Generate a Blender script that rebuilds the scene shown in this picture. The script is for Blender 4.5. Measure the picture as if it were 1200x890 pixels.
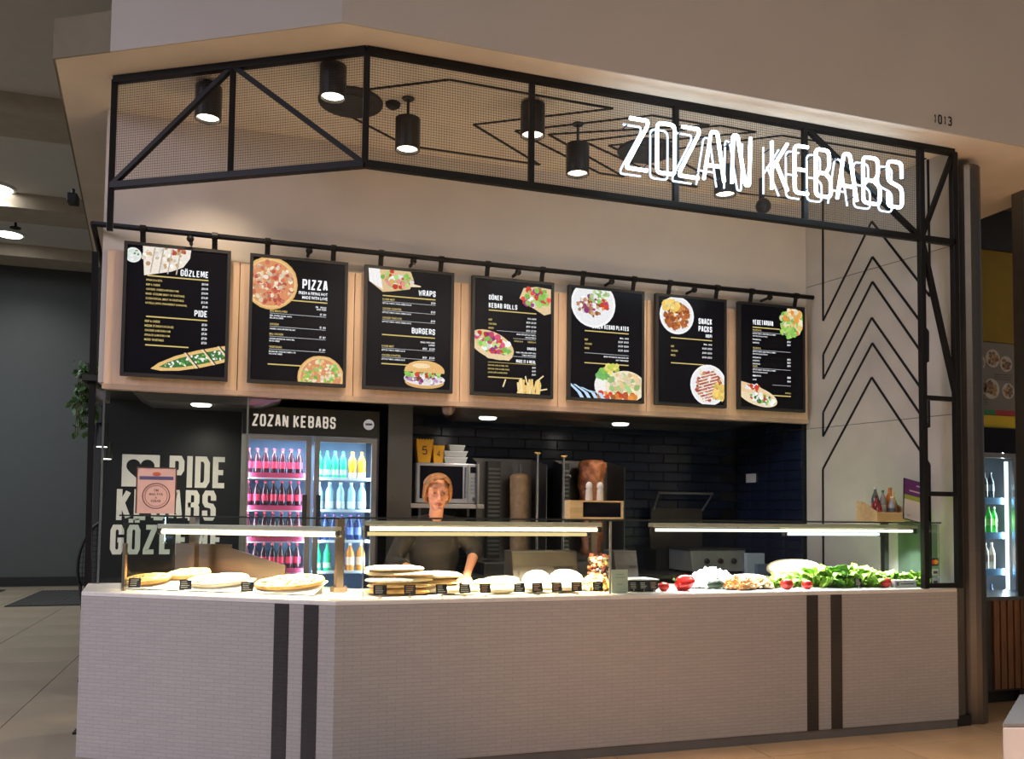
import bpy, bmesh, math, random
from mathutils import Vector, Matrix
for o in list(bpy.data.objects): bpy.data.objects.remove(o)
SC = bpy.context.scene
COL = SC.collection
V = Vector
# ------------------------------------------------------------------ camera
cd = bpy.data.cameras.new('camera'); cam = bpy.data.objects.new('camera', cd); COL.objects.link(cam)
YAW, PIT, ROL = 0.3089, 0.0486, 0.0117
F_ = V((math.sin(YAW)*math.cos(PIT), math.cos(YAW)*math.cos(PIT), math.sin(PIT)))
R_ = V((math.cos(YAW), -math.sin(YAW), 0)); U_ = R_.cross(F_)
RX = R_*math.cos(ROL)+U_*math.sin(ROL); UX = -R_*math.sin(ROL)+U_*math.cos(ROL)
M = Matrix.Identity(4)
for i in range(3): M[i][0], M[i][1], M[i][2] = RX[i], UX[i], -F_[i]
M[0][3], M[1][3], M[2][3] = -0.5114, -4.7061, 1.45
cam.matrix_world = M
cd.sensor_fit = 'HORIZONTAL'; cd.sensor_width = 36.0; cd.lens = 30.0; cd.shift_y = 0.0877
cd.clip_start = .05; cd.clip_end = 100
SC.camera = cam
# ------------------------------------------------------------------ world, exposure, large lights
w = bpy.data.worlds.new('world'); SC.world = w; w.use_nodes = True
bg = w.node_tree.nodes['Background']; bg.inputs[0].default_value = (1.0, .93, .86, 1); bg.inputs[1].default_value = .13
SC.view_settings.view_transform = 'Standard'; SC.view_settings.look = 'None'
SC.view_settings.exposure = 0.0; SC.view_settings.gamma = 1.0; SC.view_settings.use_curve_mapping = False
def area(name, loc, target, sx, sy, power, color, parent=None, spread=None):
    l = bpy.data.lights.new(name, 'AREA'); l.shape = 'RECTANGLE'; l.size = sx; l.size_y = sy; l.energy = power; l.color = color
    if spread: l.spread = math.radians(spread)
    o = bpy.data.objects.new(name, l); COL.objects.link(o); o.location = loc
    o.rotation_euler = (V(target)-V(loc)).to_track_quat('-Z', 'Y').to_euler()
    if parent: o.parent = parent
    return o
def spot(name, loc, target, power, color, deg=70, blend=.6, r=.04, parent=None):
    l = bpy.data.lights.new(name, 'SPOT'); l.energy = power; l.color = color; l.spot_size = math.radians(deg); l.spot_blend = blend; l.shadow_soft_size = r
    o = bpy.data.objects.new(name, l); COL.objects.link(o); o.location = loc
    o.rotation_euler = (V(target)-V(loc)).to_track_quat('-Z', 'Y').to_euler()
    if parent: o.parent = parent
    return o
# the shopping hall's own ceiling lamps, behind and above the photographer
area('hall_lamp_cool', (-8.2, -3.4, 4.6), (-1.2, 0.5, .3), 3.0, 2.5, 108, (.84, .80, 1.0), spread=80)
area('hall_lamp_warm', (2.5, -9.0, 6.2), (2.2, 0, 1.6), 4.0, 3.0, 75, (1.0, .86, .70))
# added unseen light aimed at the floor; its bounce brightens soffit and canopy
area('hall_bounce_fill', (3.2, -4.6, 6.6), (3.2, -4.6, 0), 4.5, 2.2, 740, (1.0, .86, .70), spread=62)

area('corridor_fill_light', (-5.6, 5.0, 5.9), (-5.6, 5.0, 0), 1.2, 1.2, 170, (.92, .96, 1.0))  # added fill lights out of view, to brighten the corridor
area('corridor_fill_light', (-5.6, 8.6, 5.7), (-5.6, 8.6, 0), 1.2, 1.2, 200, (.86, .97, 1.0))
# ------------------------------------------------------------------ materials
MATS = {}
def mat(name, col, rough=.5, metal=0., var=.08, scale=6., bump=0., bscale=None, spec=.5, sss=0., emis=0., ecol=None, trans=0., coat=0.):
    if name in MATS: return MATS[name]
    m = bpy.data.materials.new(name); m.use_nodes = True; nt = m.node_tree; b = nt.nodes['Principled BSDF']
    b.inputs['Roughness'].default_value = rough; b.inputs['Metallic'].default_value = metal
    b.inputs['Specular IOR Level'].default_value = spec
    if coat: b.inputs['Coat Weight'].default_value = coat; b.inputs['Coat Roughness'].default_value = .08
    if sss: b.inputs['Subsurface Weight'].default_value = sss; b.inputs['Subsurface Radius'].default_value = (.02, .008, .005); b.inputs['Subsurface Scale'].default_value = .5
    if trans: b.inputs['Transmission Weight'].default_value = trans
    tc = nt.nodes.new('ShaderNodeTexCoord')
    n = nt.nodes.new('ShaderNodeTexNoise'); n.inputs['Scale'].default_value = scale; n.inputs['Detail'].default_value = 5
    nt.links.new(tc.outputs['Object'], n.inputs['Vector'])
    r = nt.nodes.new('ShaderNodeValToRGB'); r.color_ramp.elements[0].position = .3; r.color_ramp.elements[1].position = .7
    c = V(col)
    r.color_ramp.elements[0].color = (*[max(0, x*(1-var)) for x in c], 1); r.color_ramp.elements[1].color = (*[min(1, x*(1+var)) for x in c], 1)
    nt.links.new(n.outputs['Fac'], r.inputs[0]); nt.links.new(r.outputs[0], b.inputs['Base Color'])
    if bump:
        bn = nt.nodes.new('ShaderNodeTexNoise'); bn.inputs['Scale'].default_value = bscale or scale*6; bn.inputs['Detail'].default_value = 4
        nt.links.new(tc.outputs['Object'], bn.inputs['Vector'])
        bp = nt.nodes.new('ShaderNodeBump'); bp.inputs['Strength'].default_value = bump; bp.inputs['Distance'].default_value = .01
        nt.links.new(bn.outputs['Fac'], bp.inputs['Height']); nt.links.new(bp.outputs[0], b.inputs['Normal'])
    if emis:
        b.inputs['Emission Color'].default_value = (*(ecol or col), 1); b.inputs['Emission Strength'].default_value = emis
    MATS[name] = m; return m
def emit(name, col, s):
    if name in MATS: return MATS[name]
    m = bpy.data.materials.new(name); m.use_nodes = True; nt = m.node_tree; nt.nodes.remove(nt.nodes['Principled BSDF'])
    e = nt.nodes.new('ShaderNodeEmission'); e.inputs[0].default_value = (*col, 1); e.inputs[1].default_value = s
    nt.links.new(e.outputs[0], nt.nodes['Material Output'].inputs[0]); MATS[name] = m; return m
def glass(name, tint=(1, 1, 1), base=.04, rough=.02):
    m = bpy.data.materials.new(name); m.use_nodes = True; nt = m.node_tree; nt.nodes.remove(nt.nodes['Principled BSDF'])
    t = nt.nodes.new('ShaderNodeBsdfTransparent'); t.inputs[0].default_value = (*tint, 1)
    g = nt.nodes.new('ShaderNodeBsdfGlossy'); g.inputs['Roughness'].default_value = rough; g.inputs[0].default_value = (1, 1, 1, 1)
    fr = nt.nodes.new('ShaderNodeFresnel'); fr.inputs[0].default_value = 1.35
    mx = nt.nodes.new('ShaderNodeMixShader'); ge = nt.nodes.new('ShaderNodeNewGeometry'); mm = nt.nodes.new('ShaderNodeMath'); mm.operation = 'MULTIPLY_ADD'; mm.inputs[1].default_value = -1; mm.inputs[2].default_value = 1
    nt.links.new(ge.outputs['Backfacing'], mm.inputs[0]); m2 = nt.nodes.new('ShaderNodeMath'); m2.operation = 'MULTIPLY'; nt.links.new(fr.outputs[0], m2.inputs[0]); nt.links.new(mm.outputs[0], m2.inputs[1])
    nt.links.new(m2.outputs[0], mx.inputs[0]); nt.links.new(t.outputs[0], mx.inputs[1]); nt.links.new(g.outputs[0], mx.inputs[2])
    nt.links.new(mx.outputs[0], nt.nodes['Material Output'].inputs[0]); MATS[name] = m; return m
def mosaic(name, c1, c2, mortar):
    m = bpy.data.materials.new(name); m.use_nodes = True; nt = m.node_tree; b = nt.nodes['Principled BSDF']; b.inputs['Roughness'].default_value = .38
    tc = nt.nodes.new('ShaderNodeTexCoord'); sp = nt.nodes.new('ShaderNodeSeparateXYZ'); cb = nt.nodes.new('ShaderNodeCombineXYZ')
    nt.links.new(tc.outputs['Object'], sp.inputs[0]); nt.links.new(sp.outputs[0], cb.inputs[0]); nt.links.new(sp.outputs[2], cb.inputs[1])
    br = nt.nodes.new('ShaderNodeTexBrick'); br.inputs['Scale'].default_value = 1; br.inputs['Brick Width'].default_value = .096; br.inputs['Row Height'].default_value = .0215
    br.inputs['Mortar Size'].default_value = .0018; br.inputs['Mortar Smooth'].default_value = .1; br.inputs['Bias'].default_value = 0
    br.inputs['Color1'].default_value = (*c1, 1); br.inputs['Color2'].default_value = (*c2, 1); br.inputs['Mortar'].default_value = (*mortar, 1)
    nt.links.new(cb.outputs[0], br.inputs['Vector']); nt.links.new(br.outputs['Color'], b.inputs['Base Color'])
    bp = nt.nodes.new('ShaderNodeBump'); bp.invert = True; bp.inputs['Strength'].default_value = .35; bp.inputs['Distance'].default_value = .002
    nt.links.new(br.outputs['Fac'], bp.inputs['Height']); nt.links.new(bp.outputs[0], b.inputs['Normal']); MATS[name] = m; return m
def brushed(name, col, rough=.3, metal=1.0, sx=2, sz=60, var=.12):
    m = bpy.data.materials.new(name); m.use_nodes = True; nt = m.node_tree; b = nt.nodes['Principled BSDF']
    b.inputs['Metallic'].default_value = metal
    tc = nt.nodes.new('ShaderNodeTexCoord'); mp = nt.nodes.new('ShaderNodeMapping'); mp.inputs['Scale'].default_value = (sx, sx, sz)
    n = nt.nodes.new('ShaderNodeTexNoise'); n.inputs['Scale'].default_value = 3; n.inputs['Detail'].default_value = 6
    nt.links.new(tc.outputs['Object'], mp.inputs[0]); nt.links.new(mp.outputs[0], n.inputs['Vector'])
    r = nt.nodes.new('ShaderNodeValToRGB'); r.color_ramp.elements[0].color = (*[x*(1-var) for x in col], 1); r.color_ramp.elements[1].color = (*[min(1, x*(1+var)) for x in col], 1)
    nt.links.new(n.outputs['Fac'], r.inputs[0]); nt.links.new(r.outputs[0], b.inputs['Base Color'])
    mr = nt.nodes.new('ShaderNodeMapRange'); mr.inputs[3].default_value = rough*.8; mr.inputs[4].default_value = rough*1.3
    nt.links.new(n.outputs['Fac'], mr.inputs[0]); nt.links.new(mr.outputs[0], b.inputs['Roughness'])
    # the sheet is slightly wavy, so its reflections wobble
    n2 = nt.nodes.new('ShaderNodeTexNoise'); n2.inputs['Scale'].default_value = 3.0; n2.inputs['Detail'].default_value = 1
    nt.links.new(tc.outputs['Object'], n2.inputs['Vector'])
    bp = nt.nodes.new('ShaderNodeBump'); bp.inputs['Strength'].default_value = .12; bp.inputs['Distance'].default_value = .05
    nt.links.new(n2.outputs['Fac'], bp.inputs['Height']); nt.links.new(bp.outputs[0], b.inputs['Normal'])
    MATS[name] = m; return m
def wood(name, c1, c2, rough=.5, axis='x', scale=4):
    m = bpy.data.materials.new(name); m.use_nodes = True; nt = m.node_tree; b = nt.nodes['Principled BSDF']; b.inputs['Roughness'].default_value = rough
    tc = nt.nodes.new('ShaderNodeTexCoord'); mp = nt.nodes.new('ShaderNodeMapping')
    mp.inputs['Scale'].default_value = {'x': (1, 12, 12), 'z': (12, 12, 1)}[axis]
    n = nt.nodes.new('ShaderNodeTexNoise'); n.inputs['Scale'].default_value = scale; n.inputs['Detail'].default_value = 6; n.inputs['Distortion'].default_value = .6
    nt.links.new(tc.outputs['Object'], mp.inputs[0]); nt.links.new(mp.outputs[0], n.inputs['Vector'])
    r = nt.nodes.new('ShaderNodeValToRGB'); r.color_ramp.elements[0].position = .35; r.color_ramp.elements[1].position = .65
    r.color_ramp.elements[0].color = (*c1, 1); r.color_ramp.elements[1].color = (*c2, 1)
    nt.links.new(n.outputs['Fac'], r.inputs[0]); nt.links.new(r.outputs[0], b.inputs['Base Color']); MATS[name] = m; return m
def attr_emit(name, s):
    m = bpy.data.materials.new(name); m.use_nodes = True; nt = m.node_tree; nt.nodes.remove(nt.nodes['Principled BSDF'])
    a = nt.nodes.new('ShaderNodeAttribute'); a.attribute_name = 'Col'
    tc = nt.nodes.new('ShaderNodeTexCoord'); n = nt.nodes.new('ShaderNodeTexNoise'); n.inputs['Scale'].default_value = 90; n.inputs['Detail'].default_value = 3
    nt.links.new(tc.outputs['Object'], n.inputs['Vector'])
    mr = nt.nodes.new('ShaderNodeMapRange'); mr.inputs[1].default_value = .3; mr.inputs[2].default_value = .7; mr.inputs[3].default_value = s*.88; mr.inputs[4].default_value = s*1.10
    nt.links.new(n.outputs['Fac'], mr.inputs[0])
    e = nt.nodes.new('ShaderNodeEmission'); nt.links.new(a.outputs[0], e.inputs[0]); nt.links.new(mr.outputs[0], e.inputs[1])
    nt.links.new(e.outputs[0], nt.nodes['Material Output'].inputs[0]); MATS[name] = m; return m
def attr_diffuse(name, rough=.5, sss=0):
    m = bpy.data.materials.new(name); m.use_nodes = True; nt = m.node_tree; b = nt.nodes['Principled BSDF']; b.inputs['Roughness'].default_value = rough
    a = nt.nodes.new('ShaderNodeAttribute'); a.attribute_name = 'Col'; nt.links.new(a.outputs[0], b.inputs['Base Color']); MATS[name] = m; return m

black_steel = mat('black_steel', (.007, .006, .006), .5, .0, bump=.1, scale=30, spec=.25)
matte_black = mat('matte_black', (.012, .012, .013), .55)
screen_black = mat('screen_black', (.007, .007, .011), .22, spec=.16)
steel = brushed('stainless_steel', (.23, .22, .21), .30)
dark_steel = brushed('column_steel', (.17, .15, .14), .34, sx=1, sz=25)
chrome = mat('chrome', (.75, .75, .76), .12, 1.0, .03)
brass = mat('brass', (.80, .52, .20), .15, 1.0, .05)
plaster = mat('plaster', (.50, .455, .41), .85, var=.03, scale=1.5, bump=.08, bscale=60)
plaster_cream = mat('plaster_cream', (.64, .58, .51), .8, var=.04, scale=2, bump=.05, bscale=50)
ceil_mat = mat('ceiling_panel', (.80, .69, .57), .8, var=.06, scale=3, bump=.06, bscale=80)
concrete = mat('concrete_panel', (.50, .46, .41), .75, var=.13, scale=2.2, bump=.08, bscale=30)
peach = wood('peach_board', (.70, .49, .34), (.76, .55, .40), .55, 'z', 3)
white_top = mat('counter_stone', (.80, .76, .70), .22, var=.05, scale=25)
tile_navy = mat('navy_tile', (.010, .016, .034), .18, var=.2, scale=3, spec=.5)
grout_navy = mat('navy_grout', (.006, .008, .012), .7)
char_wall = mat('charcoal_wall', (.012, .013, .015), .35, spec=.4)
letter_cream = mat('letter_cream', (.82, .78, .66), .6)
white_plastic = mat('white_plastic', (.78, .77, .74), .35)
glass_clear = glass('clear_glass', (.93, .96, .945))
glass_green = glass('glass_edge', (.66, .74, .70))
lamp_shell = mat('lamp_shell', (.62, .58, .50), .35, .6)

# ------------------------------------------------------------------ mesh helper
OFF = {}
def tag(o, label=None, cat=None, group=None, kind=None):
    if label: o['label'] = label
    if cat: o['category'] = cat
    if group: o['group'] = group
    if kind: o['kind'] = kind
    return o
def thing(name, label, cat, loc=(0, 0, 0), group=None, rot=0.):
    o = bpy.data.objects.new(name, None); COL.objects.link(o); o.location = loc; o.rotation_euler = (0, 0, rot); o.empty_display_size = .1
    OFF[o.name] = V(loc) if rot == 0 else V((0, 0, 0))
    return tag(o, label, cat, group)
class MB:
    def __init__(s): s.v = []; s.f = []; s.c = []
    def add(s, vs, fs, col=None):
        n = len(s.v); s.v += [tuple(v) for v in vs]; s.f += [tuple(i+n for i in f) for f in fs]; s.c += [col]*len(fs); return s
    def box(s, x0, x1, y0, y1, z0, z1, mx=None, col=None):
        vs = [V((x, y, z)) for z in (z0, z1) for y in (y0, y1) for x in (x0, x1)]
        if mx: vs = [mx @ v for v in vs]
        return s.add(vs, [(0, 2, 3, 1), (4, 5, 7, 6), (0, 1, 5, 4), (2, 6, 7, 3), (0, 4, 6, 2), (1, 3, 7, 5)], col)
    def bar(s, p, q, w, t=None, up=(0, 0, 1), col=None):
        p, q = V(p), V(q); d = (q-p); L = d.length; d.normalize(); u = V(up)
        if abs(d.dot(u)) > .98: u = V((0, 1, 0)) if abs(d.y) < .9 else V((1, 0, 0))
        a = d.cross(u).normalized(); b = a.cross(d).normalized(); t = w if t is None else t
        vs = [o_+a*(sx*w/2)+b*(sy*t/2) for o_ in (p, q) for sx, sy in ((-1, -1), (1, -1), (1, 1), (-1, 1))]
        return s.add(vs, [(0, 3, 2, 1), (4, 5, 6, 7), (0, 1, 5, 4), (1, 2, 6, 5), (2, 3, 7, 6), (3, 0, 4, 7)], col)
    def prism(s, poly, z0, z1, col=None):
        n = len(poly); vs = [V((x, y, z0)) for x, y in poly]+[V((x, y, z1)) for x, y in poly]
        a = sum(poly[i][0]*poly[(i+1) % n][1]-poly[(i+1) % n][0]*poly[i][1] for i in range(n))
        fs = [tuple(range(n))[::-1], tuple(range(n, 2*n))]+[(i, (i+1) % n, n+(i+1) % n, n+i) for i in range(n)]
        if a < 0: fs = [f[::-1] for f in fs]
        return s.add(vs, fs, col)
    def lathe(s, prof, c=(0, 0, 0), seg=14, mx=None, col=None, cap=True):
        vs = []; fs = []
        for r, z in prof:
            for k in range(seg):
                a = 2*math.pi*k/seg; p = V((r*math.cos(a), r*math.sin(a), z))
                vs.append((mx @ p if mx else p)+V(c))
        m = len(prof)
        for i in range(m-1):
            for k in range(seg):
                k2 = (k+1) % seg; fs.append((i*seg+k, i*seg+k2, (i+1)*seg+k2, (i+1)*seg+k))
        if cap: fs.append(tuple(range(seg))[::-1]); fs.append(tuple((m-1)*seg+k for k in range(seg)))
        return s.add(vs, fs, col)
    def tube(s, pts, r, seg=8, closed=False, col=None):
        pts = [V(p) for p in pts]; n = len(pts); vs = []; fs = []; a = None
        for i, p in enumerate(pts):
            if closed: d = (pts[(i+1) % n]-pts[i-1])
            else: d = pts[min(i+1, n-1)]-pts[max(i-1, 0)]
            d.normalize()
            if a is None:
                a = d.cross(V((0, 0, 1)))
                if a.length < .05: a = d.cross(V((0, 1, 0)))
            a = (a-d*a.dot(d)).normalized(); b = d.cross(a); rr = r[i] if isinstance(r, (list, tuple)) else r
            for k in range(seg):
                t = 2*math.pi*k/seg; vs.append(p+a*(rr*math.cos(t))+b*(rr*math.sin(t)))
        for i in range(n if closed else n-1):
            j = (i+1) % n
            for k in range(seg):
                k2 = (k+1) % seg; fs.append((i*seg+k, i*seg+k2, j*seg+k2, j*seg+k))
        if not closed: fs.append(tuple(range(seg))[::-1]); fs.append(tuple((n-1)*seg+k for k in range(seg)))
        return s.add(vs, fs, col)
    def ball(s, c, r, seg=12, rings=8, mx=None, col=None, f=None):
        r = (r, r, r) if not isinstance(r, (tuple, list)) else r; vs = []; fs = []
        for i in range(1, rings):
            t = math.pi*i/rings
            for k in range(seg):
                a = 2*math.pi*k/seg; d = V((math.sin(t)*math.cos(a), math.sin(t)*math.sin(a), math.cos(t)))
                p = V((d.x*r[0], d.y*r[1], d.z*r[2]))
                if f: p = f(p, d)
                vs.append((mx @ p if mx else p)+V(c))
        top = V((0, 0, r[2])); bot = V((0, 0, -r[2]))
        if f: top = f(top, V((0, 0, 1))); bot = f(bot, V((0, 0, -1)))
        vs += [(mx @ top if mx else top)+V(c), (mx @ bot if mx else bot)+V(c)]; T = len(vs)-2
        for i in range(rings-2):
            for k in range(seg):
                k2 = (k+1) % seg; fs.append((i*seg+k, (i+1)*seg+k, (i+1)*seg+k2, i*seg+k2))
        for k in range(seg):
            k2 = (k+1) % seg; fs.append((T, k, k2)); fs.append((T+1, (rings-2)*seg+k2, (rings-2)*seg+k))
        return s.add(vs, fs, col)
    def build(s, name, m, parent=None, smooth=False, bevel=0., origin=None, label=None, cat=None, group=None, kind=None, sub=0, solid=0., auto=False):
        off = V((0, 0, 0))
        if parent is not None: off = OFF.get(parent.name, V((0, 0, 0)))
        elif origin is not None: off = V(origin)
        me = bpy.data.meshes.new(name); me.from_pydata([tuple(V(v)-off) for v in s.v], [], s.f)
        if any(c is not None for c in s.c):
            at = me.color_attributes.new('Col', 'FLOAT_COLOR', 'CORNER'); i = 0
            for p, c in zip(me.polygons, s.c):
                c = c or (.5, .5, .5)
                for _ in range(p.loop_total): at.data[i].color = (c[0], c[1], c[2], 1); i += 1
        if smooth: me.polygons.foreach_set('use_smooth', [True]*len(me.polygons))
        me.materials.append(m); o = bpy.data.objects.new(name, me); COL.objects.link(o)
        if parent is not None: o.parent = parent; OFF[o.name] = off
        else: o.location = off; OFF[o.name] = off
        if solid: k = o.modifiers.new('s', 'SOLIDIFY'); k.thickness = solid
        if bevel: k = o.modifiers.new('b', 'BEVEL'); k.width = bevel; k.segments = 2; k.limit_method = 'ANGLE'
        if sub: k = o.modifiers.new('u', 'SUBSURF'); k.levels = sub; k.render_levels = sub
        return tag(o, label, cat, group, kind)
def box(name, x0, x1, y0, y1, z0, z1, m, parent=None, **k): return MB().box(x0, x1, y0, y1, z0, z1).build(name, m, parent, **k)
KIDS = {}
def copy_tree(o, parent=None):
    c = o.copy(); COL.objects.link(c)
    if parent is not None: c.parent = parent
    for ch in [x for x in bpy.data.objects if x.parent == o] if False else CH(o): copy_tree(ch, c)
    return c
def CH(o): return list(o.children)
def dup(o, loc, rot=None, label=None, group=None, scale=None):
    c = copy_tree(o); c.location = loc
    if rot is not None: c.rotation_euler = rot if isinstance(rot, tuple) else (0, 0, rot)
    if scale: c.scale = (scale,)*3 if not isinstance(scale, tuple) else scale
    if label: c['label'] = label
    if group: c['group'] = group
    return c

# ------------------------------------------------------------------ lettering
GL = {
'A': [[(0, 0), (.36, 1), (.64, 1), (1, 0)], [(.17, .27), (.83, .27)]],
'B': [[(0, 0), (0, 1), (.8, 1), (1, .88), (1, .62), (.82, .52), (0, .52)], [(.82, .52), (1, .41), (1, .12), (.8, 0), (0, 0)]],
'C': [[(1, .68), (1, .86), (.8, 1), (.2, 1), (0, .86), (0, .14), (.2, 0), (.8, 0), (1, .14), (1, .32)]],
'D': [[(0, 0), (0, 1), (.75, 1), (1, .84), (1, .16), (.75, 0), (0, 0)]],
'E': [[(1, 1), (0, 1), (0, 0), (1, 0)], [(0, .5), (.85, .5)]],
'F': [[(1, 1), (0, 1), (0, 0)], [(0, .5), (.85, .5)]],
'G': [[(1, .7), (1, .86), (.8, 1), (.2, 1), (0, .86), (0, .14), (.2, 0), (.8, 0), (1, .14), (1, .48), (.55, .48)]],
'H': [[(0, 0), (0, 1)], [(1, 0), (1, 1)], [(0, .5), (1, .5)]],
'I': [[(.5, 0), (.5, 1)]], 'K': [[(0, 0), (0, 1)], [(1, 1), (.12, .45)], [(.3, .58), (1, 0)]],
'L': [[(0, 1), (0, 0), (1, 0)]], 'M': [[(0, 0), (0, 1), (.12, 1), (.5, .3), (.88, 1), (1, 1), (1, 0)]],
'N': [[(0, 0), (0, 1), (.1, 1), (.9, 0), (1, 0), (1, 1)]],
'O': [[(.2, 0), (0, .14), (0, .86), (.2, 1), (.8, 1), (1, .86), (1, .14), (.8, 0), (.2, 0)]],
'P': [[(0, 0), (0, 1), (.8, 1), (1, .88), (1, .58), (.8, .46), (0, .46)]],
'R': [[(0, 0), (0, 1), (.8, 1), (1, .88), (1, .6), (.8, .48), (0, .48)], [(.6, .48), (1, 0)]],
'S': [[(1, .7), (1, .87), (.8, 1), (.2, 1), (0, .87), (0, .64), (.2, .52), (.8, .48), (1, .36), (1, .13), (.8, 0), (.2, 0), (0, .13), (0, .3)]],
'T': [[(0, 1), (1, 1)], [(.5, 1), (.5, 0)]], 'U': [[(0, 1), (0, .14), (.2, 0), (.8, 0), (1, .14), (1, 1)]],
'V': [[(0, 1), (.5, 0), (1, 1)]], 'W': [[(0, 1), (.2, 0), (.5, .7), (.8, 0), (1, 1)]], 'Y': [[(0, 1), (.5, .48), (1, 1)], [(.5, .48), (.5, 0)]],
'Z': [[(0, 1), (1, 1), (1, .92), (0, .08), (0, 0), (1, 0)]],
'0': [[(.2, 0), (0, .14), (0, .86), (.2, 1), (.8, 1), (1, .86), (1, .14), (.8, 0), (.2, 0)]],
'1': [[(.2, .8), (.6, 1), (.6, 0)]], '3': [[(0, .87), (.2, 1), (.8, 1), (1, .87), (1, .64), (.8, .52), (.35, .52)], [(.8, .52), (1, .38), (1, .13), (.8, 0), (.2, 0), (0, .13)]],
'4': [[(.75, 0), (.75, 1), (0, .3), (1, .3)]], '5': [[(1, 1), (.05, 1), (0, .55), (.8, .6), (1, .45), (1, .13), (.8, 0), (.2, 0), (0, .13)]],
'(': [[(.7, 1.05), (.4, .8), (.4, .2), (.7, -.05)]], ')': [[(.3, 1.05), (.6, .8), (.6, .2), (.3, -.05)]],
'&': [[(1, 0), (.2, .75), (.3, 1), (.65, 1), (.75, .8), (0, .3), (.15, 0), (.6, 0), (1, .4)]],
}
def ribbon(pts, t):
    pts = [V((p[0], p[1])) for p in pts]; n = len(pts); closed = (pts[0]-pts[-1]).length < 1e-6
    if closed: pts = pts[:-1]; n -= 1
    L = []; Rr = []
    for i in range(n):
        dp = pts[i]-pts[i-1] if (i > 0 or closed) else None; dn = pts[(i+1) % n]-pts[i] if (i < n-1 or closed) else None
        d1 = (dp or dn).normalized(); d2 = (dn or dp).normalized()
        n1 = V((-d1.y, d1.x)); n2 = V((-d2.y, d2.x)); m = (n1+n2)
        if m.length < .2: m = n1.copy()
        m.normalize(); k = t/2/max(.45, m.dot(n1))
        L.append(pts[i]+m*k); Rr.append(pts[i]-m*k)
    return L, Rr, n, closed
def word(mb, s, org, ex, ez, h, wf=.46, tf=.17, gap=.15, align='l', col=None, nrm=None, depth=0.):
    """condensed block capitals as flat ribbons on the plane org + ex*x + ez*z; returns width"""
    org, ex, ez = V(org), V(ex), V(ez); t = h*tf; wd = h*wf
    adv = []
    for ch in s:
        k = wd*(.32 if ch in 'I1' else 1.25 if ch in 'MW' else .5 if ch in '()' else .6 if ch == ' ' else 1.)
        adv.append(k+(h*gap if ch != ' ' else 0))
    W = sum(adv)-h*gap; x = 0 if align == 'l' else -W if align == 'r' else -W/2
    nr = ex.cross(ez)
    for ch, a in zip(s, adv):
        base = {'Ö': 'O', 'Ü': 'U'}.get(ch, ch); cw = a-h*gap
        if base in GL:
            for si, st in enumerate(GL[base]):
                o2 = org+nr*(si*.00025)
                pts = [(x+t/2+px*max(cw-t, 0.0001), t/2+pz*(h-t)) for px, pz in st]
                if base in 'I': pts = [(x+cw/2, 0), (x+cw/2, h)]
                elif len(pts) == 2 and abs(pts[0][0]-pts[1][0]) < 1e-6: pts = [(pts[0][0], 0), (pts[1][0], h)]
                L, Rr, n, cl = ribbon(pts, t)
                vs = []; fs = []
                for l, r in zip(L, Rr): vs += [o2+ex*l.x+ez*l.y, o2+ex*r.x+ez*r.y]
                for i in range(n if cl else n-1):
                    j = (i+1) % n; fs.append((2*i, 2*i+1, 2*j+1, 2*j))
                mb.add(vs, fs, col)
            if ch in 'ÖÜ':
                for fx in (.27, .73):
                    q = [(x+cw*fx-t*.45, h*1.07), (x+cw*fx+t*.45, h*1.07), (x+cw*fx+t*.45, h*1.07+t*.8), (x+cw*fx-t*.45, h*1.07+t*.8)]
                    mb.add([org+ex*a_+ez*b_ for a_, b_ in q], [(0, 1, 2, 3)], col)
        x += a
    return W
FC = {}
def small(mb, s, org, ex, ez, h, xs=.72, align='l', col=None, bold=.02):
    """small printed line of text in the built-in font, as flat mesh"""
    key = s
    if key not in FC:
        cu = bpy.data.curves.new('t', 'FONT'); cu.body = s; cu.size = 1.0; cu.resolution_u = 1; cu.offset = bold; cu.fill_mode = 'FRONT'
        ob = bpy.data.objects.new('t', cu); COL.objects.link(ob); dg = bpy.context.evaluated_depsgraph_get()
        me = bpy.data.meshes.new_from_object(ob.evaluated_get(dg))
        FC[key] = ([tuple(v.co) for v in me.vertices], [tuple(p.vertices) for p in me.polygons])
        bpy.data.objects.remove(ob); bpy.data.curves.remove(cu); bpy.data.meshes.remove(me)
    vs, fs = FC[key]
    if not vs: return
    x0 = min(v[0] for v in vs); x1 = max(v[0] for v in vs); k = h/.7
    sh = 0 if align == 'l' else -(x1-x0)*k*xs if align == 'r' else -(x1-x0)*k*xs/2
    org, ex, ez = V(org), V(ex), V(ez)
    mb.add([org+ex*((v[0]-x0)*k*xs+sh)+ez*(v[1]*k) for v in vs], fs, col)

# ------------------------------------------------------------------ frame of the angled left face
ANG = .5374; SA, CA = math.sin(ANG), math.cos(ANG)
def LP(s, d, z=0.): return V((-CA*s+SA*d, SA*s+CA*d, z))     # s along the left face from the corner, d behind it
ML = Matrix(((CA, SA, 0, 0), (-SA, CA, 0, 0), (0, 0, 1, 0), (0, 0, 0, 1)))   # local (-s, d, z) -> world
exec_order = []
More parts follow.
